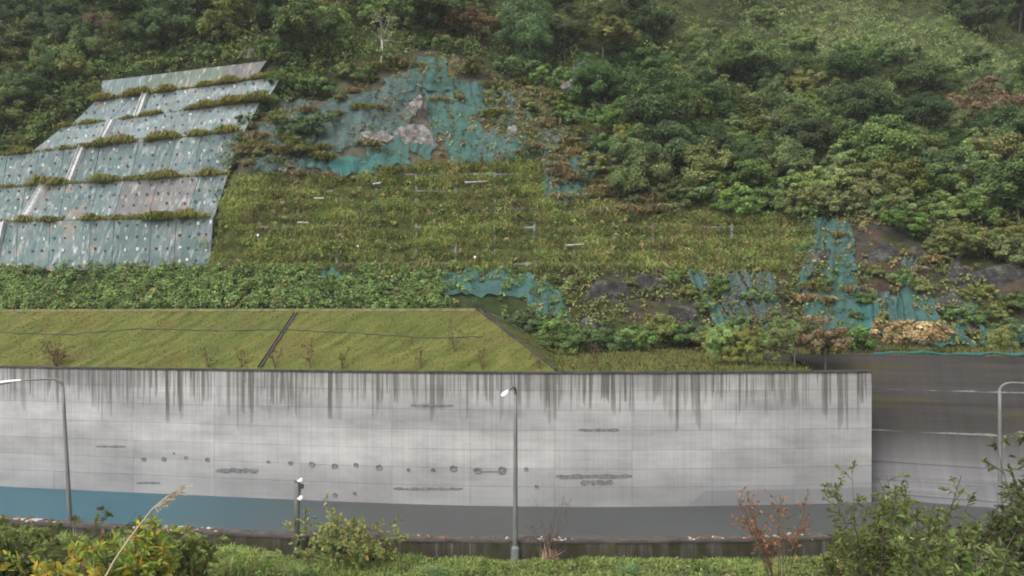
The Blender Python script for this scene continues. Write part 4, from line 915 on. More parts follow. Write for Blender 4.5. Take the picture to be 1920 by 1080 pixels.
nets = [
 ([(690, 185), (770, 150), (765, 255), (682, 262)], 'net_pale', 'pale teal net over the upper rock, left of the bare rock'),
 ([(765, 112), (835, 112), (850, 170), (760, 172)], 'net', 'topmost teal net below the trees at upper centre'),
 ([(790, 172), (860, 175), (905, 250), (815, 250)], 'net', 'slanting teal net right of the torn pale net'),
 ([(590, 200), (680, 185), (678, 270), (600, 290)], 'net_pale', 'wide blue grey net between the terraces and the rock'),
 ([(505, 190), (588, 195), (590, 280), (470, 310)], 'net_pale', 'dull blue grey net just right of the terraces'),
 ([(840, 235), (900, 250), (895, 300), (838, 310)], 'net', 'crumpled teal net right of the hollow'),
 ([(770, 235), (830, 240), (800, 300), (770, 285)], 'net', 'small teal net hanging over the hollow'),
 ([(900, 250), (1035, 255), (1038, 292), (892, 300)], 'net_pale', 'flat teal net on the ledge above the framed slope'),
 ([(1017, 292), (1050, 292), (1056, 388), (1020, 388)], 'net', 'narrow upright teal net at the corner of the framed slope'),
 ([(1050, 330), (1098, 335), (1098, 386), (1052, 388)], 'net', 'small teal net beside the corner tussocks'),
 ([(565, 290), (612, 290), (610, 320), (567, 320)], 'net', 'small smooth teal net near the foot of the shrubs'),
 ([(615, 300), (720, 285), (712, 328), (622, 332)], 'net_bright', 'bright teal net scrap at the top edge of the framed slope'),
 ([(900, 170), (960, 175), (1000, 240), (925, 240)], 'net_pale', 'faded net among tussocks at upper centre'),
 ([(1060, 135), (1105, 110), (1100, 190), (1060, 190)], 'net_pale', 'pale net beside the rock scar under dark trees'),
 ([(1330, 520), (1385, 515), (1412, 600), (1375, 612)], 'net_pale', 'thin faded net on the brown face between two teal nets'),
 ([(1620, 560), (1668, 540), (1665, 600), (1635, 600)], 'net_pale', 'faded net right of the tall net'),
 ([(1775, 545), (1812, 540), (1842, 612), (1800, 616)], 'net_pale', 'faded net strip at right below the trees'),
 ([(1060, 290), (1110, 300), (1120, 345), (1062, 342)], 'net', 'teal net below the shrubs right of the narrow net'),
 ([(1000, 235), (1060, 245), (1060, 292), (1010, 290)], 'net_pale', 'faded net hanging right of the flat ledge'),
 ([(1660, 560), (1690, 555), (1705, 640), (1672, 642)], 'net', 'thin teal net strip between the tall and the flaring nets'),
 ([(640, 185), (712, 168), (705, 235), (640, 240)], 'net_pale', 'dusty net left of the pale upper net'),
 ([(680, 250), (760, 245), (770, 312), (690, 318)], 'net', 'teal net below the broken pale ledge'),
 ([(855, 150), (905, 160), (930, 215), (880, 215)], 'net', 'teal net strip running down to the right from the topmost net'),
 ([(905, 262), (985, 258), (985, 302), (900, 306)], 'net', 'deep teal net at the left half of the flat ledge'),
 ([(500, 295), (565, 275), (570, 318), (470, 325)], 'net_pale', 'dull net at the lower right corner of the terraces'),
 ([(1090, 250), (1150, 262), (1150, 320), (1100, 320)], 'net_pale', 'shaded net under the shrubs at the edge of the right wood'),
 ([(720, 150), (790, 140), (800, 185), (725, 195)], 'net_pale', 'pale net just below left of the topmost net'),
 ([(830, 512), (985, 515), (1000, 560), (835, 556)], 'net', 'teal net above the vines near the bank\'s right end'),
 ([(985, 515), (1060, 555), (1075, 650), (1000, 640)], 'net', 'teal net hanging right of the vines beside the grey rock'),
 ([(600, 512), (640, 512), (640, 532), (602, 532)], 'net', 'small teal net scrap left of the dark bare patch'),
 ([(1288, 512), (1322, 512), (1370, 615), (1340, 615)], 'net', 'narrow slanting teal net on the brown soil'),
 ([(1392, 515), (1450, 515), (1478, 640), (1432, 640)], 'net_pale', 'broad faded net left of the tall teal net'),
 ([(1520, 420), (1545, 412), (1540, 500), (1495, 545)], 'net', 'slanting teal net edge along the framed slope\'s right end'),
 ([(1542, 415), (1596, 420), (1604, 535), (1540, 535)], 'net', 'upper half of the tall upright teal net'),
 ([(1508, 530), (1606, 530), (1615, 640), (1512, 640)], 'net', 'lower half of the tall upright teal net'),
 ([(1606, 545), (1650, 580), (1690, 625), (1618, 630)], 'net_bright', 'bright teal net folded at the foot of the tall net'),
 ([(1692, 490), (1716, 485), (1716, 515), (1694, 518)], 'net_pale', 'small pale net flap below the grey rock knob'),
 ([(1680, 530), (1742, 535), (1770, 650), (1712, 650)], 'net', 'narrow teal net flaring at its foot at right'),
 ([(1740, 590), (1800, 615), (1830, 650), (1750, 652)], 'net', 'low teal net spread beside the flaring net'),
 ([(1805, 580), (1828, 575), (1815, 620), (1790, 622)], 'net_bright', 'small bright teal flap on the mossy slope at right'),
 ([(1835, 615), (1930, 620), (1960, 655), (1840, 655)], 'net', 'low teal net at the right edge above the dark wall'),
]
for c, m, lab in nets: net(c, m, lab)
# rolled teal net along the top of the dark wall
X = np.linspace(27.5, 58, 70); pth = np.stack([X, revY(X)+.30*11.15+.9+.1*np.sin(X*2), 11.28+.06*np.sin(X*1.3)+.05*np.sin(X*3.1)], 1)
v, f = tube(pth, .11+.04*np.sin(X*2.1), 7); tag(obj('rolled_net', v, f, M['net_bright'], smooth=True), 'teal net rolled up along the top of the dark wall', 'net')

# ------------------------------------------------------------------ trees
def sink(px, py, which=('hill',)): 
    h = hit(px, py, which); return None if h is None else h[0]
placed = []
def forest(poly, n, kinds, wts, smin, smax, mind, label, group, name='broadleaf_tree'):
    x0, x1 = min(p[0] for p in poly), max(p[0] for p in poly); y0, y1 = min(p[1] for p in poly), max(p[1] for p in poly); c = 0; tries = 0
    while c < n and tries < n*40:
        tries += 1; px, py = rng.uniform(x0, x1), rng.uniform(y0, y1)
        if not inpoly([px], [py], poly)[0]: continue
        if any(abs(px-a)**2+(1.35*(py-b))**2 < mind**2 for a, b in placed): continue
        p = sink(px, py)
        if p is None: continue
        placed.append((px, py)); kd = kinds[rng.choice(len(kinds), p=np.array(wts)/sum(wts))]; c += 1
        plant_tree(name, kd, p-(0, 0, .3), rng.uniform(smin, smax), label % KW[kd], group=(group % KW[kd]))
KW = {'dark': 'dark green', 'mid': 'mid green', 'olive': 'olive green', 'pale': 'pale green', 'russet': 'russet brown', 'grand': 'tall green'}
# single standouts first
for px, py, kd, s, lab in ((990, 128, 'grand', .95, 'tallest broad green tree above the upper nets at centre'), (135, 128, 'dark', 1.15, 'dark dome shaped tree above the left end of the terraces'), (330, 120, 'dark', 1.2, 'dark wide tree standing right above the topmost tier'),
        (775, 95, 'dark', 1.25, 'dark tree just right of the bare pale tree'), (870, 90, 'russet', 1.1, 'brownish layered tree left of the tallest tree'), (1830, 265, 'russet', 1.35, 'orange brown tree near the right edge of the wood'), (480, 80, 'olive', 1.35, 'tall olive tree above the small pale rock'),
        (585, 120, 'mid', 1.5, 'large green tree between terraces and bare pale tree'), (1215, 385, 'mid', 1.05, 'round green tree at the lower edge of the wood, above tan tussocks'), (1130, 120, 'olive', 1.2, 'olive tree right of the tallest tree'), (1060, 115, 'dark', .9, 'dark tree over the pale rock scar')):
    placed.append((px, py)); plant_tree('broadleaf_tree', kd, sink(px, py)-(0, 0, .3), s, lab)
p = sink(714, 118); t = plant_tree('bare_tree', 'bare', p, 1.15, 'nearly bare pale barked tree at upper centre')
placed.append((714, 100))
forest([(-30, 285), (0, 275), (180, 138), (330, 108), (520, 90), (560, 60), (560, -25), (-30, -25)], 74, ['dark', 'mid', 'olive', 'pale', 'russet'], (4.5, 5, 2, 1, .12), .65, 1.15, 37, '%s tree in the left wood', '%s trees in the left wood')
forest([(560, 90), (620, 100), (760, 80), (900, 90), (1100, 100), (1250, 70), (1180, -60), (560, -60)], 34, ['dark', 'mid', 'olive', 'pale'], (3, 4, 3, 1.5), .7, 1.1, 46, '%s tree in the centre wood above the nets', '%s trees in the centre wood')
forest([(1120, 120), (1250, 80), (1350, 140), (1560, 180), (1700, 220), (1920, 310), (1920, 490), (1790, 440), (1560, 395), (1300, 385), (1190, 330), (1140, 240)], 80, ['dark', 'mid', 'olive', 'pale', 'russet'], (4, 5, 2.2, 1.2, .1), .7, 1.22, 43, '%s tree in the dense right wood', '%s trees in the right wood')
forest([(-260, 330), (-40, 300), (-40, -40), (560, -30), (1200, -30), (1200, -90), (-260, -90)], 36, ['dark', 'mid', 'olive'], (4, 4, 2), .8, 1.2, 50, '%s tree past the edge of the left wood', '%s trees past the left wood')
forest(SCRUB, 28, ['pale', 'mid', 'olive', 'dark'], (4, 4, 1.5, 1.2), .5, 1.1, 40, '%s tree on the pale scrub slope', '%s trees on the upper right slope')
forest([(1560, -60), (1640, 25), (1800, 55), (1900, 120), (2200, 100), (2200, -60)], 34, ['dark', 'mid'], (3, 2), .9, 1.5, 36, '%s tree in the top right corner wood', '%s trees in the far corner wood')
forest([(1920, 300), (1925, 500), (2250, 560), (2250, 120), (1930, 130)], 24, ['dark', 'mid', 'olive'], (3, 4, 2), .7, 1.1, 50, '%s tree at the far right edge of the wood', '%s trees beyond the right edge')
# shrubs along the lower edge of the right wood and on the netted rock
def shrub(px, py, kd, s, lab, grp=None, which=('hill', 'bank', 'shelf')):
    p = sink(px, py, which)
    if p is not None: plant_tree('shrub', kd, p-(0, 0, .15), s, lab, 'shrub', grp)
SH = [(500, 215, 'shrub_green', 1.1), (520, 240, 'shrub_olive', .9), (530, 175, 'shrub_green', 1.2), (455, 280, 'shrub_olive', .8), (640, 195, 'shrub_olive', .7), (680, 155, 'shrub_green', 1.0), (730, 130, 'shrub_olive', .9), (860, 195, 'shrub_olive', .6), (930, 200, 'shrub_olive', .9), (1085, 200, 'shrub_green', 1.1), (1150, 230, 'shrub_green', 1.2), (1040, 200, 'shrub_olive', .9), (560, 300, 'shrub_olive', 1.1), (575, 255, 'shrub_green', 1.2), (545, 262, 'shrub_green', .9), (470, 240, 'shrub_olive', .8), (600, 185, 'shrub_green', 1.2), (560, 175, 'shrub_green', 1.1), (650, 150, 'shrub_olive', 1.0), (620, 235, 'shrub_green', .6), (490, 300, 'shrub_olive', .7),
      (955, 150, 'shrub_green', 1.2), (1020, 175, 'shrub_green', 1.3), (1060, 230, 'shrub_green', 1.1), (1075, 270, 'shrub_olive', 1.0), (990, 215, 'shrub_olive', .9), (1130, 290, 'shrub_green', 1.0), (1110, 325, 'shrub_olive', 1.1), (1165, 360, 'shrub_olive', 1.1), (1120, 250, 'shrub_green', 1.1), (1000, 290, 'shrub_olive', .6), (890, 140, 'shrub_olive', 1.0), (830, 100, 'shrub_green', 1.0)]
for px, py, kd, s in SH: shrub(px, py, kd, s, '%s shrub on the netted upper rock' % ('green' if 'green' in kd else 'olive'), '%s shrubs on the upper rock' % ('green' if 'green' in kd else 'olive'))
for i in range(46):
    px = rng.uniform(1240, 1960); py = np.interp(px, [1240, 1400, 1560, 1640, 1760, 1860, 1960], [392, 400, 408, 402, 470, 490, 520])+rng.uniform(-22, 8)
    kd = ['shrub_green', 'shrub_olive', 'shrub_green'][rng.integers(3)]
    shrub(px, py, kd, rng.uniform(.7, 1.25), '%s shrub below the right wood' % ('green' if 'green' in kd else 'olive'), '%s shrubs below the right wood' % ('green' if 'green' in kd else 'olive'))
for px, py, kd, s in ((1180, 540, 'shrub_olive', .5), (1265, 530, 'shrub_green', .6), (1290, 560, 'shrub_olive', .5), (1640, 520, 'shrub_olive', .5), (1600, 600, 'shrub_green', .5), (1655, 610, 'shrub_olive', .5), (1790, 600, 'shrub_green', .6), (1850, 560, 'shrub_olive', .6), (1900, 580, 'shrub_green', .7), (1870, 600, 'shrub_olive', .6), (1480, 560, 'shrub_olive', .5), (1390, 620, 'shrub_green', .6), (1450, 610, 'shrub_olive', .55), (1230, 560, 'shrub_olive', .6), (1350, 560, 'shrub_green', .7), (1410, 575, 'shrub_green', .65), (1350, 540, 'shrub_green', .5), (1325, 590, 'shrub_green', .6), (1550, 545, 'shrub_green', .55), (1620, 570, 'shrub_green', .5), (1680, 540, 'shrub_green', .6), (1830, 610, 'shrub_green', .8), (1895, 640, 'shrub_green', .8), (1760, 640, 'shrub_olive', .6), (1700, 620, 'shrub_olive', .4), (1820, 565, 'shrub_olive', .5), (1725, 555, 'shrub_olive', .6), (1090, 530, 'shrub_olive', .5), (1500, 480, 'shrub_green', .6)):
    shrub(px, py, kd, s, '%s shrub on the lower right rock' % ('green' if 'green' in kd else 'olive'), '%s shrubs on the lower rock' % ('green' if 'green' in kd else 'olive'))
for i in range(17):
    px = 1075+i*27+rng.uniform(-8, 8); kd = ['shrub_green', 'shrub_green', 'shrub_olive'][rng.integers(3)]
    shrub(px, 655+rng.uniform(-14, 6), kd, rng.uniform(.6, 1.0), '%s shrub behind the grass shelf' % ('green' if 'green' in kd else 'olive'), '%s shrubs along the rock foot' % ('green' if 'green' in kd else 'olive'))
for px, py, kd, s, lab in ((1706, 662, 'shrub_tan', 1.25, 'round tan shrub on top of the dark wall'), (1600, 662, 'shrub_green', .95, 'low dark green shrub on the wall top left of the tan one'), (1030, 640, 'shrub_green', .9, 'green shrub by the net at the end of the bank'), (985, 620, 'shrub_green', .8, 'green shrub just over the diagonal kerb'), (950, 600, 'shrub_green', .7, 'small green shrub at the top of the diagonal kerb'), (1060, 665, 'shrub_green', .8, 'green shrub where the diagonal kerb meets the shelf'), (1880, 655, 'shrub_olive', .8, 'olive shrub on the dark wall at the right edge')):
    shrub(px, py, kd, s, lab)
for i, (px, py) in enumerate(((0, 285), (25, 280), (55, 268), (85, 245), (110, 228), (135, 212), (160, 190), (178, 168), (185, 148), (230, 138), (285, 130), (340, 124), (395, 118), (440, 112), (505, 108), (525, 125))):
    shrub(px, py, ['shrub_green', 'shrub_olive', 'shrub_green'][i % 3], rng.uniform(.7, 1.1), '%s shrub along the edge of the terraces' % ('olive' if i % 3 == 1 else 'green'), '%s shrubs along the terrace edge' % ('olive' if i % 3 == 1 else 'green'))
# small trees on the shelf
for px, Y, kd, s, lab in ((1355, 71, 'pale', .52, 'slim pale trunked small tree on the grass shelf, leftmost'), (1400, 70, 'olive', .50, 'small olive tree on the shelf, second from left'), (1490, 69, 'olive', .62, 'taller olive tree on the shelf near its right end'), (1548, 69, 'russet', .55, 'brownish small tree at the right end of the shelf'), (1455, 74, 'pale', .45, 'little pale tree behind the shelf trees')):
    X = (px-960)/FPX*Y; plant_tree('small_tree', kd, (X, Y, WALL_TOP+.1+(Y-65)*.04), s, lab, group='small trees on the shelf')
# tussocks
for i in range(96):
    while True:
        px, py = rng.uniform(430, 1240), rng.uniform(110, 392)
        if inpoly([px], [py], NETUP)[0]: break
    if ((680 < px < 905 and 140 < py < 320) or (590 < px < 680 and 195 < py < 320) or (895 < px < 1040 and 245 < py < 300)) and rng.random() < .82: continue
    tan = rng.random() < .5
    plant_tussock(px, py, tan, rng.uniform(.7, 1.35), '%s grass tussock on the netted upper rock' % ('tan' if tan else 'yellow green'), '%s tussocks on the upper rock' % ('tan' if tan else 'green'))
for px in np.arange(1120, 1240, 11): plant_tussock(px, rng.uniform(345, 405), True, rng.uniform(1, 1.6), 'tan tussock in the dry patch below the round tree', 'tan tussocks in the dry patch')
for px, py in ((1047, 315), (1045, 345), (1046, 372), (1062, 300), (1035, 300)): plant_tussock(px, py, True, 1.0, 'tan tussock beside the narrow upright net', 'tan tussocks beside the narrow net')
for i in range(26):
    px = rng.uniform(1480, 1900); py = rng.uniform(430, 640); tan = rng.random() < .6
    plant_tussock(px, py, tan, rng.uniform(.6, 1.1), '%s tussock on the lower right rock' % ('tan' if tan else 'yellow green'), '%s tussocks on the lower rock' % ('tan' if tan else 'green'))
for i in range(16): plant_tussock(rng.uniform(430, 520), rng.uniform(190, 330), True, rng.uniform(.7, 1.2), 'tan tussock along the right edge of the terraces', 'tan tussocks by the terraces')
for px, py, s in ((300, 400, 1.5), (320, 405, 1.3), (280, 408, 1.1), (95, 415, 1.1), (205, 338, 1.2), (185, 275, 1.2), (160, 278, 1.0), (280, 285, .9), (345, 404, 1.0), (470, 195, 1.2), (490, 200, 1.3)):
    L = np.array([p for l_ in TOPLINES for p in l_]); lx, ly = topx(L); i = np.argmin((lx-px)**2+(ly-py)**2); o = link_mesh('grass_tussock', TUS_GRN[rng.integers(3)], None, tuple(L[i]+(0, .3, 0)), (0, 0, rng.uniform(0, 6)), (s, s, s))
    tag(o, 'green tussock on a terrace ledge', 'grass tussock', 'green tussocks on the terraces')

# ------------------------------------------------------------------ branching plants (saplings, foreground bushes)
def branching(base, stems, length, spread, seed, twigs=7, twlen=.35, leaves=8, lsize=.12, laspect=.35, cols=None, wts=None, r0=.02, bend=.25, droop=.0, dirs=None, lstart=.25, flutter=.6):
    """returns (wood V,F), (leaf V,F,C)"""
    global rng
    keep = rng; rng = np.random.default_rng(seed); wood = []; LC, LN, LT = [], [], []
    base = np.asarray(base, float)
    for s_ in range(stems):
        a = rng.uniform(0, 2*np.pi); sp = spread*np.sqrt(rng.uniform(.02, 1)); d = unit(np.array((math.cos(a)*sp, math.sin(a)*sp, 1.0))) if dirs is None else unit(np.array(dirs[s_ % len(dirs)])+rng.normal(0, .12, 3))
        L = length*rng.uniform(.65, 1.1); b0 = base+np.array((rng.normal(0, .08)*length*.3, rng.normal(0, .08)*length*.3, 0))
        u = np.linspace(0, 1, 7); bd = unit(rng.normal(size=3))*bend
        path = b0+d*L*u[:, None]+bd*L*(u**2)[:, None]-np.array((0, 0, droop))*L*(u**2.2)[:, None]
        wood.append(tube(path, np.linspace(r0, r0*.25, 7), 5, False))
        for q in range(twigs):
            t = rng.uniform(lstart, 1.0); p0 = np.array([np.interp(t, u, path[:, i]) for i in range(3)])
            td = unit(d*.5+unit(rng.normal(size=3))*.9+np.array((0, 0, .25))); tl = twlen*L*rng.uniform(.5, 1.1)*(1.15-.6*t)
            uu = np.linspace(0, 1, 4); tp = p0+td*tl*uu[:, None]-np.array((0, 0, droop*.8+.1))*tl*(uu**2)[:, None]
            wood.append(tube(tp, np.linspace(r0*.4, r0*.12, 4), 4, False))
            for w_ in range(leaves):
                f = rng.uniform(.15, 1.05); lp = np.array([np.interp(f, uu, tp[:, i]) for i in range(3)]); ld = unit(td*.8+rng.normal(0, flutter, 3)-np.array((0, 0, .15)))
                LC.append(lp); LT.append(ld)
    LC = np.array(LC); LT = np.array(LT); n = len(LC); sz = lsize*rng.uniform(.55, 1.35, n)[:, None]
    Nn = unit(np.cross(LT, rng.normal(size=(n, 3)))+np.array((0, 0, .6))); S = unit(np.cross(LT, Nn)); Nn = np.cross(S, LT)
    tip = LC+LT*sz-np.array((0, 0, .12))*sz
    V = np.stack([LC, LC+LT*sz*.35+S*sz*laspect*.5+Nn*sz*.06, tip, LC+LT*sz*.35-S*sz*laspect*.5+Nn*sz*.06, LC+LT*sz*.72+S*sz*laspect*.36, LC+LT*sz*.72-S*sz*laspect*.36], 1).reshape(-1, 3)
    i = np.arange(n)[:, None]*6; F = np.stack([i+np.array((0, 1, 4, 3)), i+np.array((3, 4, 5, 3))], 1).reshape(-1, 4)
    F = np.stack([i+np.array((0, 1, 4, 5)), i+np.array((0, 5, 3, 0))], 1)
    F = np.concatenate([i+np.array((0, 1, 4, 2)), i+np.array((0, 2, 5, 3))], 0).reshape(-1, 4)
    C = np.repeat(pal(n, cols, wts, .22), 6, 0); rng = keep
    v, f, _ = join(wood); return (v, f), (V, F, C)
def bush(name, base, label, cat, wood_m='twig', leaf_name='foliage', group=None, **kw):
    wd, lv = branching(base, **kw); t = thing(name, tuple(base), label, cat, group)
    obj('stems', wd[0], wd[1], M[wood_m], t); obj(leaf_name, lv[0], lv[1], M['leaf_near'], t, C=lv[2]); return t
# bare saplings along the foot of the bank
SAP = [(105, 688, 2.1, 'reddish sapling, widest on the turf bank at left'), (390, 690, 1.7, 'thin sapling on the bank third of the way to the gutter'), (452, 690, 1.6, 'thin bare sapling just left of the gutter foot'), (515, 691, 1.5, 'thin bare sapling just right of the gutter foot'), (582, 691, 1.9, 'thin bare sapling second right of the gutter'), (642, 692, 1.7, 'thin bare sapling third right of the gutter'), (790, 692, 1.7, 'thin bare sapling mid way along the right half bank'), (852, 660, 1.9, 'bare sapling high on the bank near its right end'), (905, 693, 1.6, 'thin bare sapling straight below the bank top corner'), (1012, 693, 1.2, 'tiny bare sapling near the diagonal kerb foot'), (1120, 694, 1.8, 'thin bare sapling on the shelf right of the kerb')]
for i, (px, py, h_, lab) in enumerate(SAP):
    b = bankpt(px, py-1)
    bush('sapling', b, lab, 'sapling', 'twig', stems=3 if i else 9, length=h_, spread=.35 if i else .7, seed=500+i, twigs=8, twlen=.4, leaves=3 if i else 7, lsize=.16, cols=[(.17, .105, .055), (.13, .11, .045)], wts=(2, 1), r0=.028, group='saplings on the turf bank')
# yellow-green bush before the parapet
def at(px, py, Y): return W(px, py, Y)
b = at(645, 1052, 52.0); b[2] = 0
bush('yellowish_bush', b, 'yellow green leafy bush overhanging the low wall beside the steel post', 'bush', 'bark', stems=36, length=3.8, spread=1.5, seed=610, twigs=9, twlen=.38, leaves=11, lsize=.23, laspect=.55, cols=[(.28, .32, .08), (.20, .27, .07), (.42, .38, .10), (.46, .28, .08), (.36, .39, .16)], wts=(4, 4, 2, .7, 1.5), r0=.035, bend=.3, droop=.25, lstart=.45)
# left foreground shrubs with big drooping leaves
YG = [(.30, .36, .10), (.21, .29, .08), (.40, .40, .11), (.56, .42, .09), (.46, .28, .08)]
b = at(262, 1180, 19.0); bush('drooping_shrub', b, 'tall shrub with long drooping yellow green leaves at lower left', 'bush', 'bark', stems=26, length=2.05, spread=.45, seed=620, twigs=8, twlen=.36, leaves=13, lsize=.20, laspect=.34, cols=YG, wts=(4, 4, 2, 1.6, .6), r0=.025, droop=.16, bend=.2, lstart=.4, flutter=.7)
b = at(95, 1200, 17.0); bush('drooping_shrub', b, 'low shrub with many orange yellow leaves in the lower left corner', 'bush', 'bark', stems=30, length=1.75, spread=.75, seed=621, twigs=6, twlen=.34, leaves=9, lsize=.20, laspect=.34, cols=YG, wts=(3, 2, 3, 4, 1.2), r0=.022, droop=.2, lstart=.35)
b = at(5, 1150, 24.0); bush('leafy_shrub', b, 'dull green shrub at the left edge below the lamp', 'bush', 'bark', stems=24, length=2.5, spread=.7, seed=622, twigs=8, twlen=.34, leaves=10, lsize=.22, laspect=.45, cols=[(.14, .18, .06), (.18, .22, .075), (.17, .13, .07)], wts=(4, 3, 1.4), r0=.025, lstart=.3)
b = at(120, 1140, 34.0); bush('leafy_shrub', b, 'brownish green shrub at the foot of the left lamp', 'bush', 'bark', stems=20, length=3.2, spread=.75, seed=623, twigs=8, twlen=.34, leaves=9, lsize=.26, laspect=.45, cols=[(.13, .165, .06), (.18, .12, .075), (.18, .22, .075)], wts=(4, 2.5, 2), r0=.03, lstart=.3)
b = at(345, 1150, 28.0); bush('leafy_shrub', b, 'bright green shrub right of the drooping yellow green shrub', 'bush', 'bark', stems=24, length=2.3, spread=.65, seed=624, twigs=7, twlen=.34, leaves=9, lsize=.26, laspect=.5, cols=[(.16, .24, .07), (.21, .27, .085), (.27, .27, .085)], wts=(4, 3, 1), r0=.025, lstart=.3)
# right foreground bushes
GR = [(.14, .20, .06), (.19, .25, .085), (.26, .30, .13), (.095, .14, .046)]
b = at(1745, 1170, 22.0); bush('big_bush', b, 'big loose green bush with slender leaves at lower right', 'bush', 'bark', stems=30, length=3.2, spread=.55, seed=630, twigs=12, twlen=.34, leaves=14, lsize=.15, laspect=.30, cols=GR, wts=(4, 4, 2, 1.5), r0=.03, droop=.12, bend=.22, lstart=.25)
b = at(1800, 1220, 19.0); bush('big_bush', b, 'dense low green bush right of the big loose bush', 'bush', 'bark', stems=40, length=2.5, spread=.7, seed=631, twigs=10, twlen=.36, leaves=15, lsize=.16, laspect=.34, cols=GR, wts=(4, 4, 2.4, 1.5), r0=.028, droop=.15, lstart=.2)
b = at(1960, 1200, 20.0); bush('big_bush', b, 'pale green bush cut off by the right edge, before the lamp', 'bush', 'bark', stems=24, length=4.3, spread=.3, seed=632, twigs=10, twlen=.3, leaves=10, lsize=.20, laspect=.34, cols=[(.12, .155, .06), (.17, .2, .09), (.08, .11, .035)], wts=(4, 3, 2), r0=.028, droop=.12, lstart=.25)
b = at(1610, 1180, 26.0); bush('big_bush', b, 'olive green bush at the left foot of the big loose bush', 'bush', 'bark', stems=22, length=2.6, spread=.7, seed=633, twigs=9, twlen=.36, leaves=10, lsize=.22, laspect=.34, cols=[(.09, .115, .035), (.13, .15, .05), (.17, .16, .06)], wts=(4, 3, 1.5), r0=.028, droop=.15, lstart=.2)
b = at(1625, 1180, 22.0); bush('sprawling_bush', b, 'thin sprays of slender leaves rising highest over the wall end', 'bush', 'bark', stems=16, length=4.15, spread=.32, seed=634, twigs=14, twlen=.24, leaves=12, lsize=.14, laspect=.3, cols=[(.15, .20, .065), (.21, .255, .10), (.11, .15, .045)], wts=(4, 3, 2), r0=.022, droop=.08, bend=.15, lstart=.3)
# red-leaved sapling
b = at(1460, 1130, 32.0); bush('red_sapling', b, 'twiggy sapling with sparse orange red leaves left of the big bush', 'sapling', 'twig', stems=13, length=3.9, spread=.42, seed=640, twigs=10, twlen=.28, leaves=5, lsize=.13, laspect=.5, cols=[(.46, .15, .07), (.38, .20, .09), (.22, .14, .08), (.18, .19, .07)], wts=(3, 3, 2, 2), r0=.024, bend=.15, lstart=.5)
b = at(1025, 1052, 53.0); b[2] = 0
bush('bare_shrub', b, 'bare reddish twigs beside the dead stump', 'shrub', 'twig', stems=9, length=3.4, spread=.45, seed=641, twigs=7, twlen=.35, leaves=2, lsize=.12, cols=[(.2, .12, .08), (.15, .1, .07)], wts=(1, 1), r0=.018, lstart=.3)
# dead stump
t = thing('dead_stump', tuple(b+(.1, 0, 0)), 'dark dead stump standing before the low wall right of the middle lamp', 'stump'); s0 = b+np.array((.1, .1, 0))
v, f = tube([s0, s0+(.03, 0, .6), s0+(-.02, 0, 1.2), s0+(.03, 0, 1.62)], [.2, .14, .12, .09], 8); obj('trunk', v, f, M['bark'], t)
v, f = tube([s0+(0, 0, 1.1), s0+(-.2, -.05, 1.3), s0+(-.38, -.08, 1.34)], [.05, .035, .02], 6); obj('broken_branch', v, f, M['bark'], t)
# dry plume grass by the stump
n = 60; B = np.tile(s0+(.05, -.5, 0), (n, 1))+rng.normal(0, .25, (n, 3))*np.array((1, .5, 0)); v = blades(B, rng.uniform(.6, 1.3, n), .05, pal(n, [(.45, .33, .22), (.36, .27, .16)], (1, 1)), lean=.45)
tag(obj('dry_grass_clump', v[0], v[1], M['grass'], C=v[2]), 'dry tan grass clump at the foot of the stump', 'grass clump')
# tall silver grass stalk leaning across the lower left
ps = np.array([at(px, py, 14.0) for px, py in ((180, 1115), (215, 1050), (250, 1000), (285, 955), (312, 932), (342, 914))])
t = thing('silver_grass_stalk', tuple(ps[0]), 'tall pale grass stalk leaning right across the water at lower left', 'grass stalk')
k = N('straw'); M['straw'] = k.bsdf((.40, .33, .22), .8)
v, f = tube(ps, np.linspace(.018, .006, 6), 6); obj('stem', v, f, M['straw'], t)
n = 130; u = rng.uniform(.62, 1.0, n); tt = np.linspace(0, 1, 6); B = np.stack([np.interp(u, tt, ps[:, i]) for i in range(3)], 1); d = unit(ps[-1]-ps[-3])
tip = B+d*rng.uniform(.06, .2, n)[:, None]+np.array((0, 0, -1))*rng.uniform(.02, .13, n)[:, None]+rng.normal(0, .025, (n, 3)); s = rng.normal(size=(n, 3))*.0035
V = np.stack([B-s, B+s, tip+s, tip-s], 1).reshape(-1, 3); obj('plume', V, np.arange(4*n).reshape(-1, 4), M['straw'], t)

# ------------------------------------------------------------------ verge and embankment grass
n = 15000; px = rng.uniform(-120, 2050, n); X = (px-960)/FPX*52.5; off = -rng.uniform(.15, 5.0, n)**1.0; Y = parY(X)+off; B = np.stack([X*Y/52.5, Y, np.full(n, -.02)], 1)
dn = fnoise(B, .35, 31, 2); GV = [(.19, .27, .07), (.24, .30, .085), (.30, .30, .10), (.13, .195, .055), (.36, .29, .13)]
kp = rng.random(n) < np.clip(.75+dn, .3, 1); B = B[kp]; dn = dn[kp]; n = len(B)
idx = np.repeat(np.arange(n), 3); m = len(idx)
v = blades(B[idx]+rng.normal(0, .1, (m, 3))*np.array((1, 1, 0)), rng.uniform(.3, .8, m)*(1+.8*dn[idx])*np.interp(B[idx][:, 0], [-30, -20, -10, 8, 16, 24], [1.7, 1.5, .85, .6, .75, 1.3])*np.clip(.55-.28*(B[idx][:, 1]-parY(B[idx][:, 0])), .5, 1.1), .055, pal(n, GV, (4, 3, 1.5, 2.5, .5))[idx], lean=.7, droop=.5)
tag(obj('verge_grass', v[0], v[1], M['grass'], C=v[2]), 'tall green grass on the verge before the low wall', 'grass', kind='stuff')
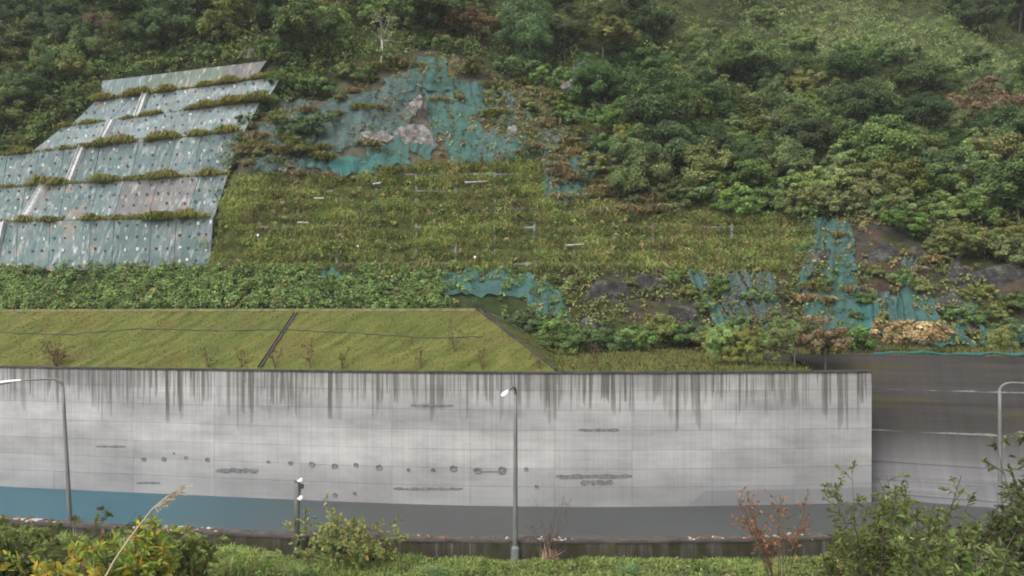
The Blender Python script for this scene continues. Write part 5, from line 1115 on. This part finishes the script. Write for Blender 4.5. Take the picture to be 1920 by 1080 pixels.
Pn = np.stack([rng.uniform(-33, 31, 900), rng.uniform(49, 53, 900), np.zeros(900)], 1); Pn[:, 1] += .0042*(Pn[:, 0]-4)**2-.9; v = clump_leaves(Pn, np.tile((0, 0, 1.0), (900, 1)), 12, .28, .17, [(.17, .25, .065), (.22, .28, .085), (.11, .17, .045), (.28, .28, .1)], (4, 3, 2, 1), lift=.3)
tag(obj('verge_weeds', v[0], v[1], M['leaf_near'], C=v[2]), 'leafy green weeds mixed into the verge grass', 'weeds', kind='stuff')
n = 9000; Y = rng.uniform(9, 36, n); px = rng.uniform(-250, 2170, n); X = (px-960)/FPX*Y; z = 11.5-.283*(Y-5); B = np.stack([X, Y, z-.05], 1)
v = blades(B, rng.uniform(.3, .8, n), .03, pal(n, GV, (4, 3, 1.5, 2.5, .5)), lean=.7, droop=.5)
tag(obj('embankment_grass', v[0], v[1], M['grass'], C=v[2]), 'grass covering the slope below the viewpoint', 'grass', kind='stuff')
# fan shaped fresh grass clumps in the foreground
for i, (px, py, Y, lab) in enumerate(((372, 1072, 44, 'fresh green grass fan left of the steel post'), (562, 1070, 46, 'fresh green grass fan below the steel post'), (1180, 1078, 47, 'fresh green grass fan right of the stump'), (820, 1076, 47, 'fresh green grass fan left of the middle lamp'))):
    b = at(px, py, Y); b[2] = -.1; b[1] = max(b[1], 49.5); b[0] = (px-960)/FPX*b[1]; n = 110; B = np.tile(b, (n, 1))+rng.normal(0, .15, (n, 3))*np.array((1, 1, 0)); v = blades(B, rng.uniform(.7, 1.35, n), .06, pal(n, [(.14, .23, .08), (.17, .24, .09)], (1, 1)), lean=.7, droop=.5)
    tag(obj('grass_clump', v[0], v[1], M['grass'], C=v[2]), lab, 'grass clump', 'fresh grass clumps on the verge')

# ------------------------------------------------------------------ labels of look-alikes: say which one, by row and order
bpy.context.view_layer.update()
from collections import defaultdict
ORD = 'first second third fourth fifth sixth seventh eighth ninth tenth eleventh twelfth thirteenth fourteenth fifteenth sixteenth seventeenth eighteenth nineteenth twentieth'.split()
same = defaultdict(list)
for o in col.objects:
    if o.parent is None and 'label' in o and 'group' in o: same[o['label']].append(o)
for lab, os_ in same.items():
    if len(os_) < 2: continue
    vis = []
    for o in os_:
        x, y = topx(np.array(o.location))
        if 0 <= x <= 1920 and y > -5: vis.append((x, y, o))
        else: o['label'] = lab+', out of the frame'
    nb = 1 if len(vis) <= 7 else 2 if len(vis) <= 15 else 3 if len(vis) <= 27 else 4
    vis.sort(key=lambda q: q[1]); per = -(-len(vis)//nb) if vis else 1
    names = {1: [''], 2: [', upper row', ', lower row'], 3: [', top row', ', middle row', ', bottom row'], 4: [', topmost row', ', second row', ', third row', ', lowest row']}[nb]
    for b_ in range(nb):
        row = sorted(vis[b_*per:(b_+1)*per], key=lambda q: q[0])
        for i, (x, y, o) in enumerate(row):
            if len(row) == 1: o['label'] = lab+(names[b_] or ', the only one in view'); continue
            o['label'] = lab+names[b_]+', '+(ORD[i]+' from left')

# ------------------------------------------------------------------ thin damp air
k = N('haze_air'); pv = k.n('ShaderNodeVolumePrincipled'); pv.inputs['Color'].default_value = (.93, .95, .97, 1); pv.inputs['Density'].default_value = .0002
k.t.links.new(pv.outputs[0], k.out.inputs['Volume'])
V, F = boxv((0, 170, 98), 780, 440, 203); hz_ = obj('haze', V, F, k.m); tag(hz_, 'thin damp haze filling the valley', 'haze', kind='stuff')
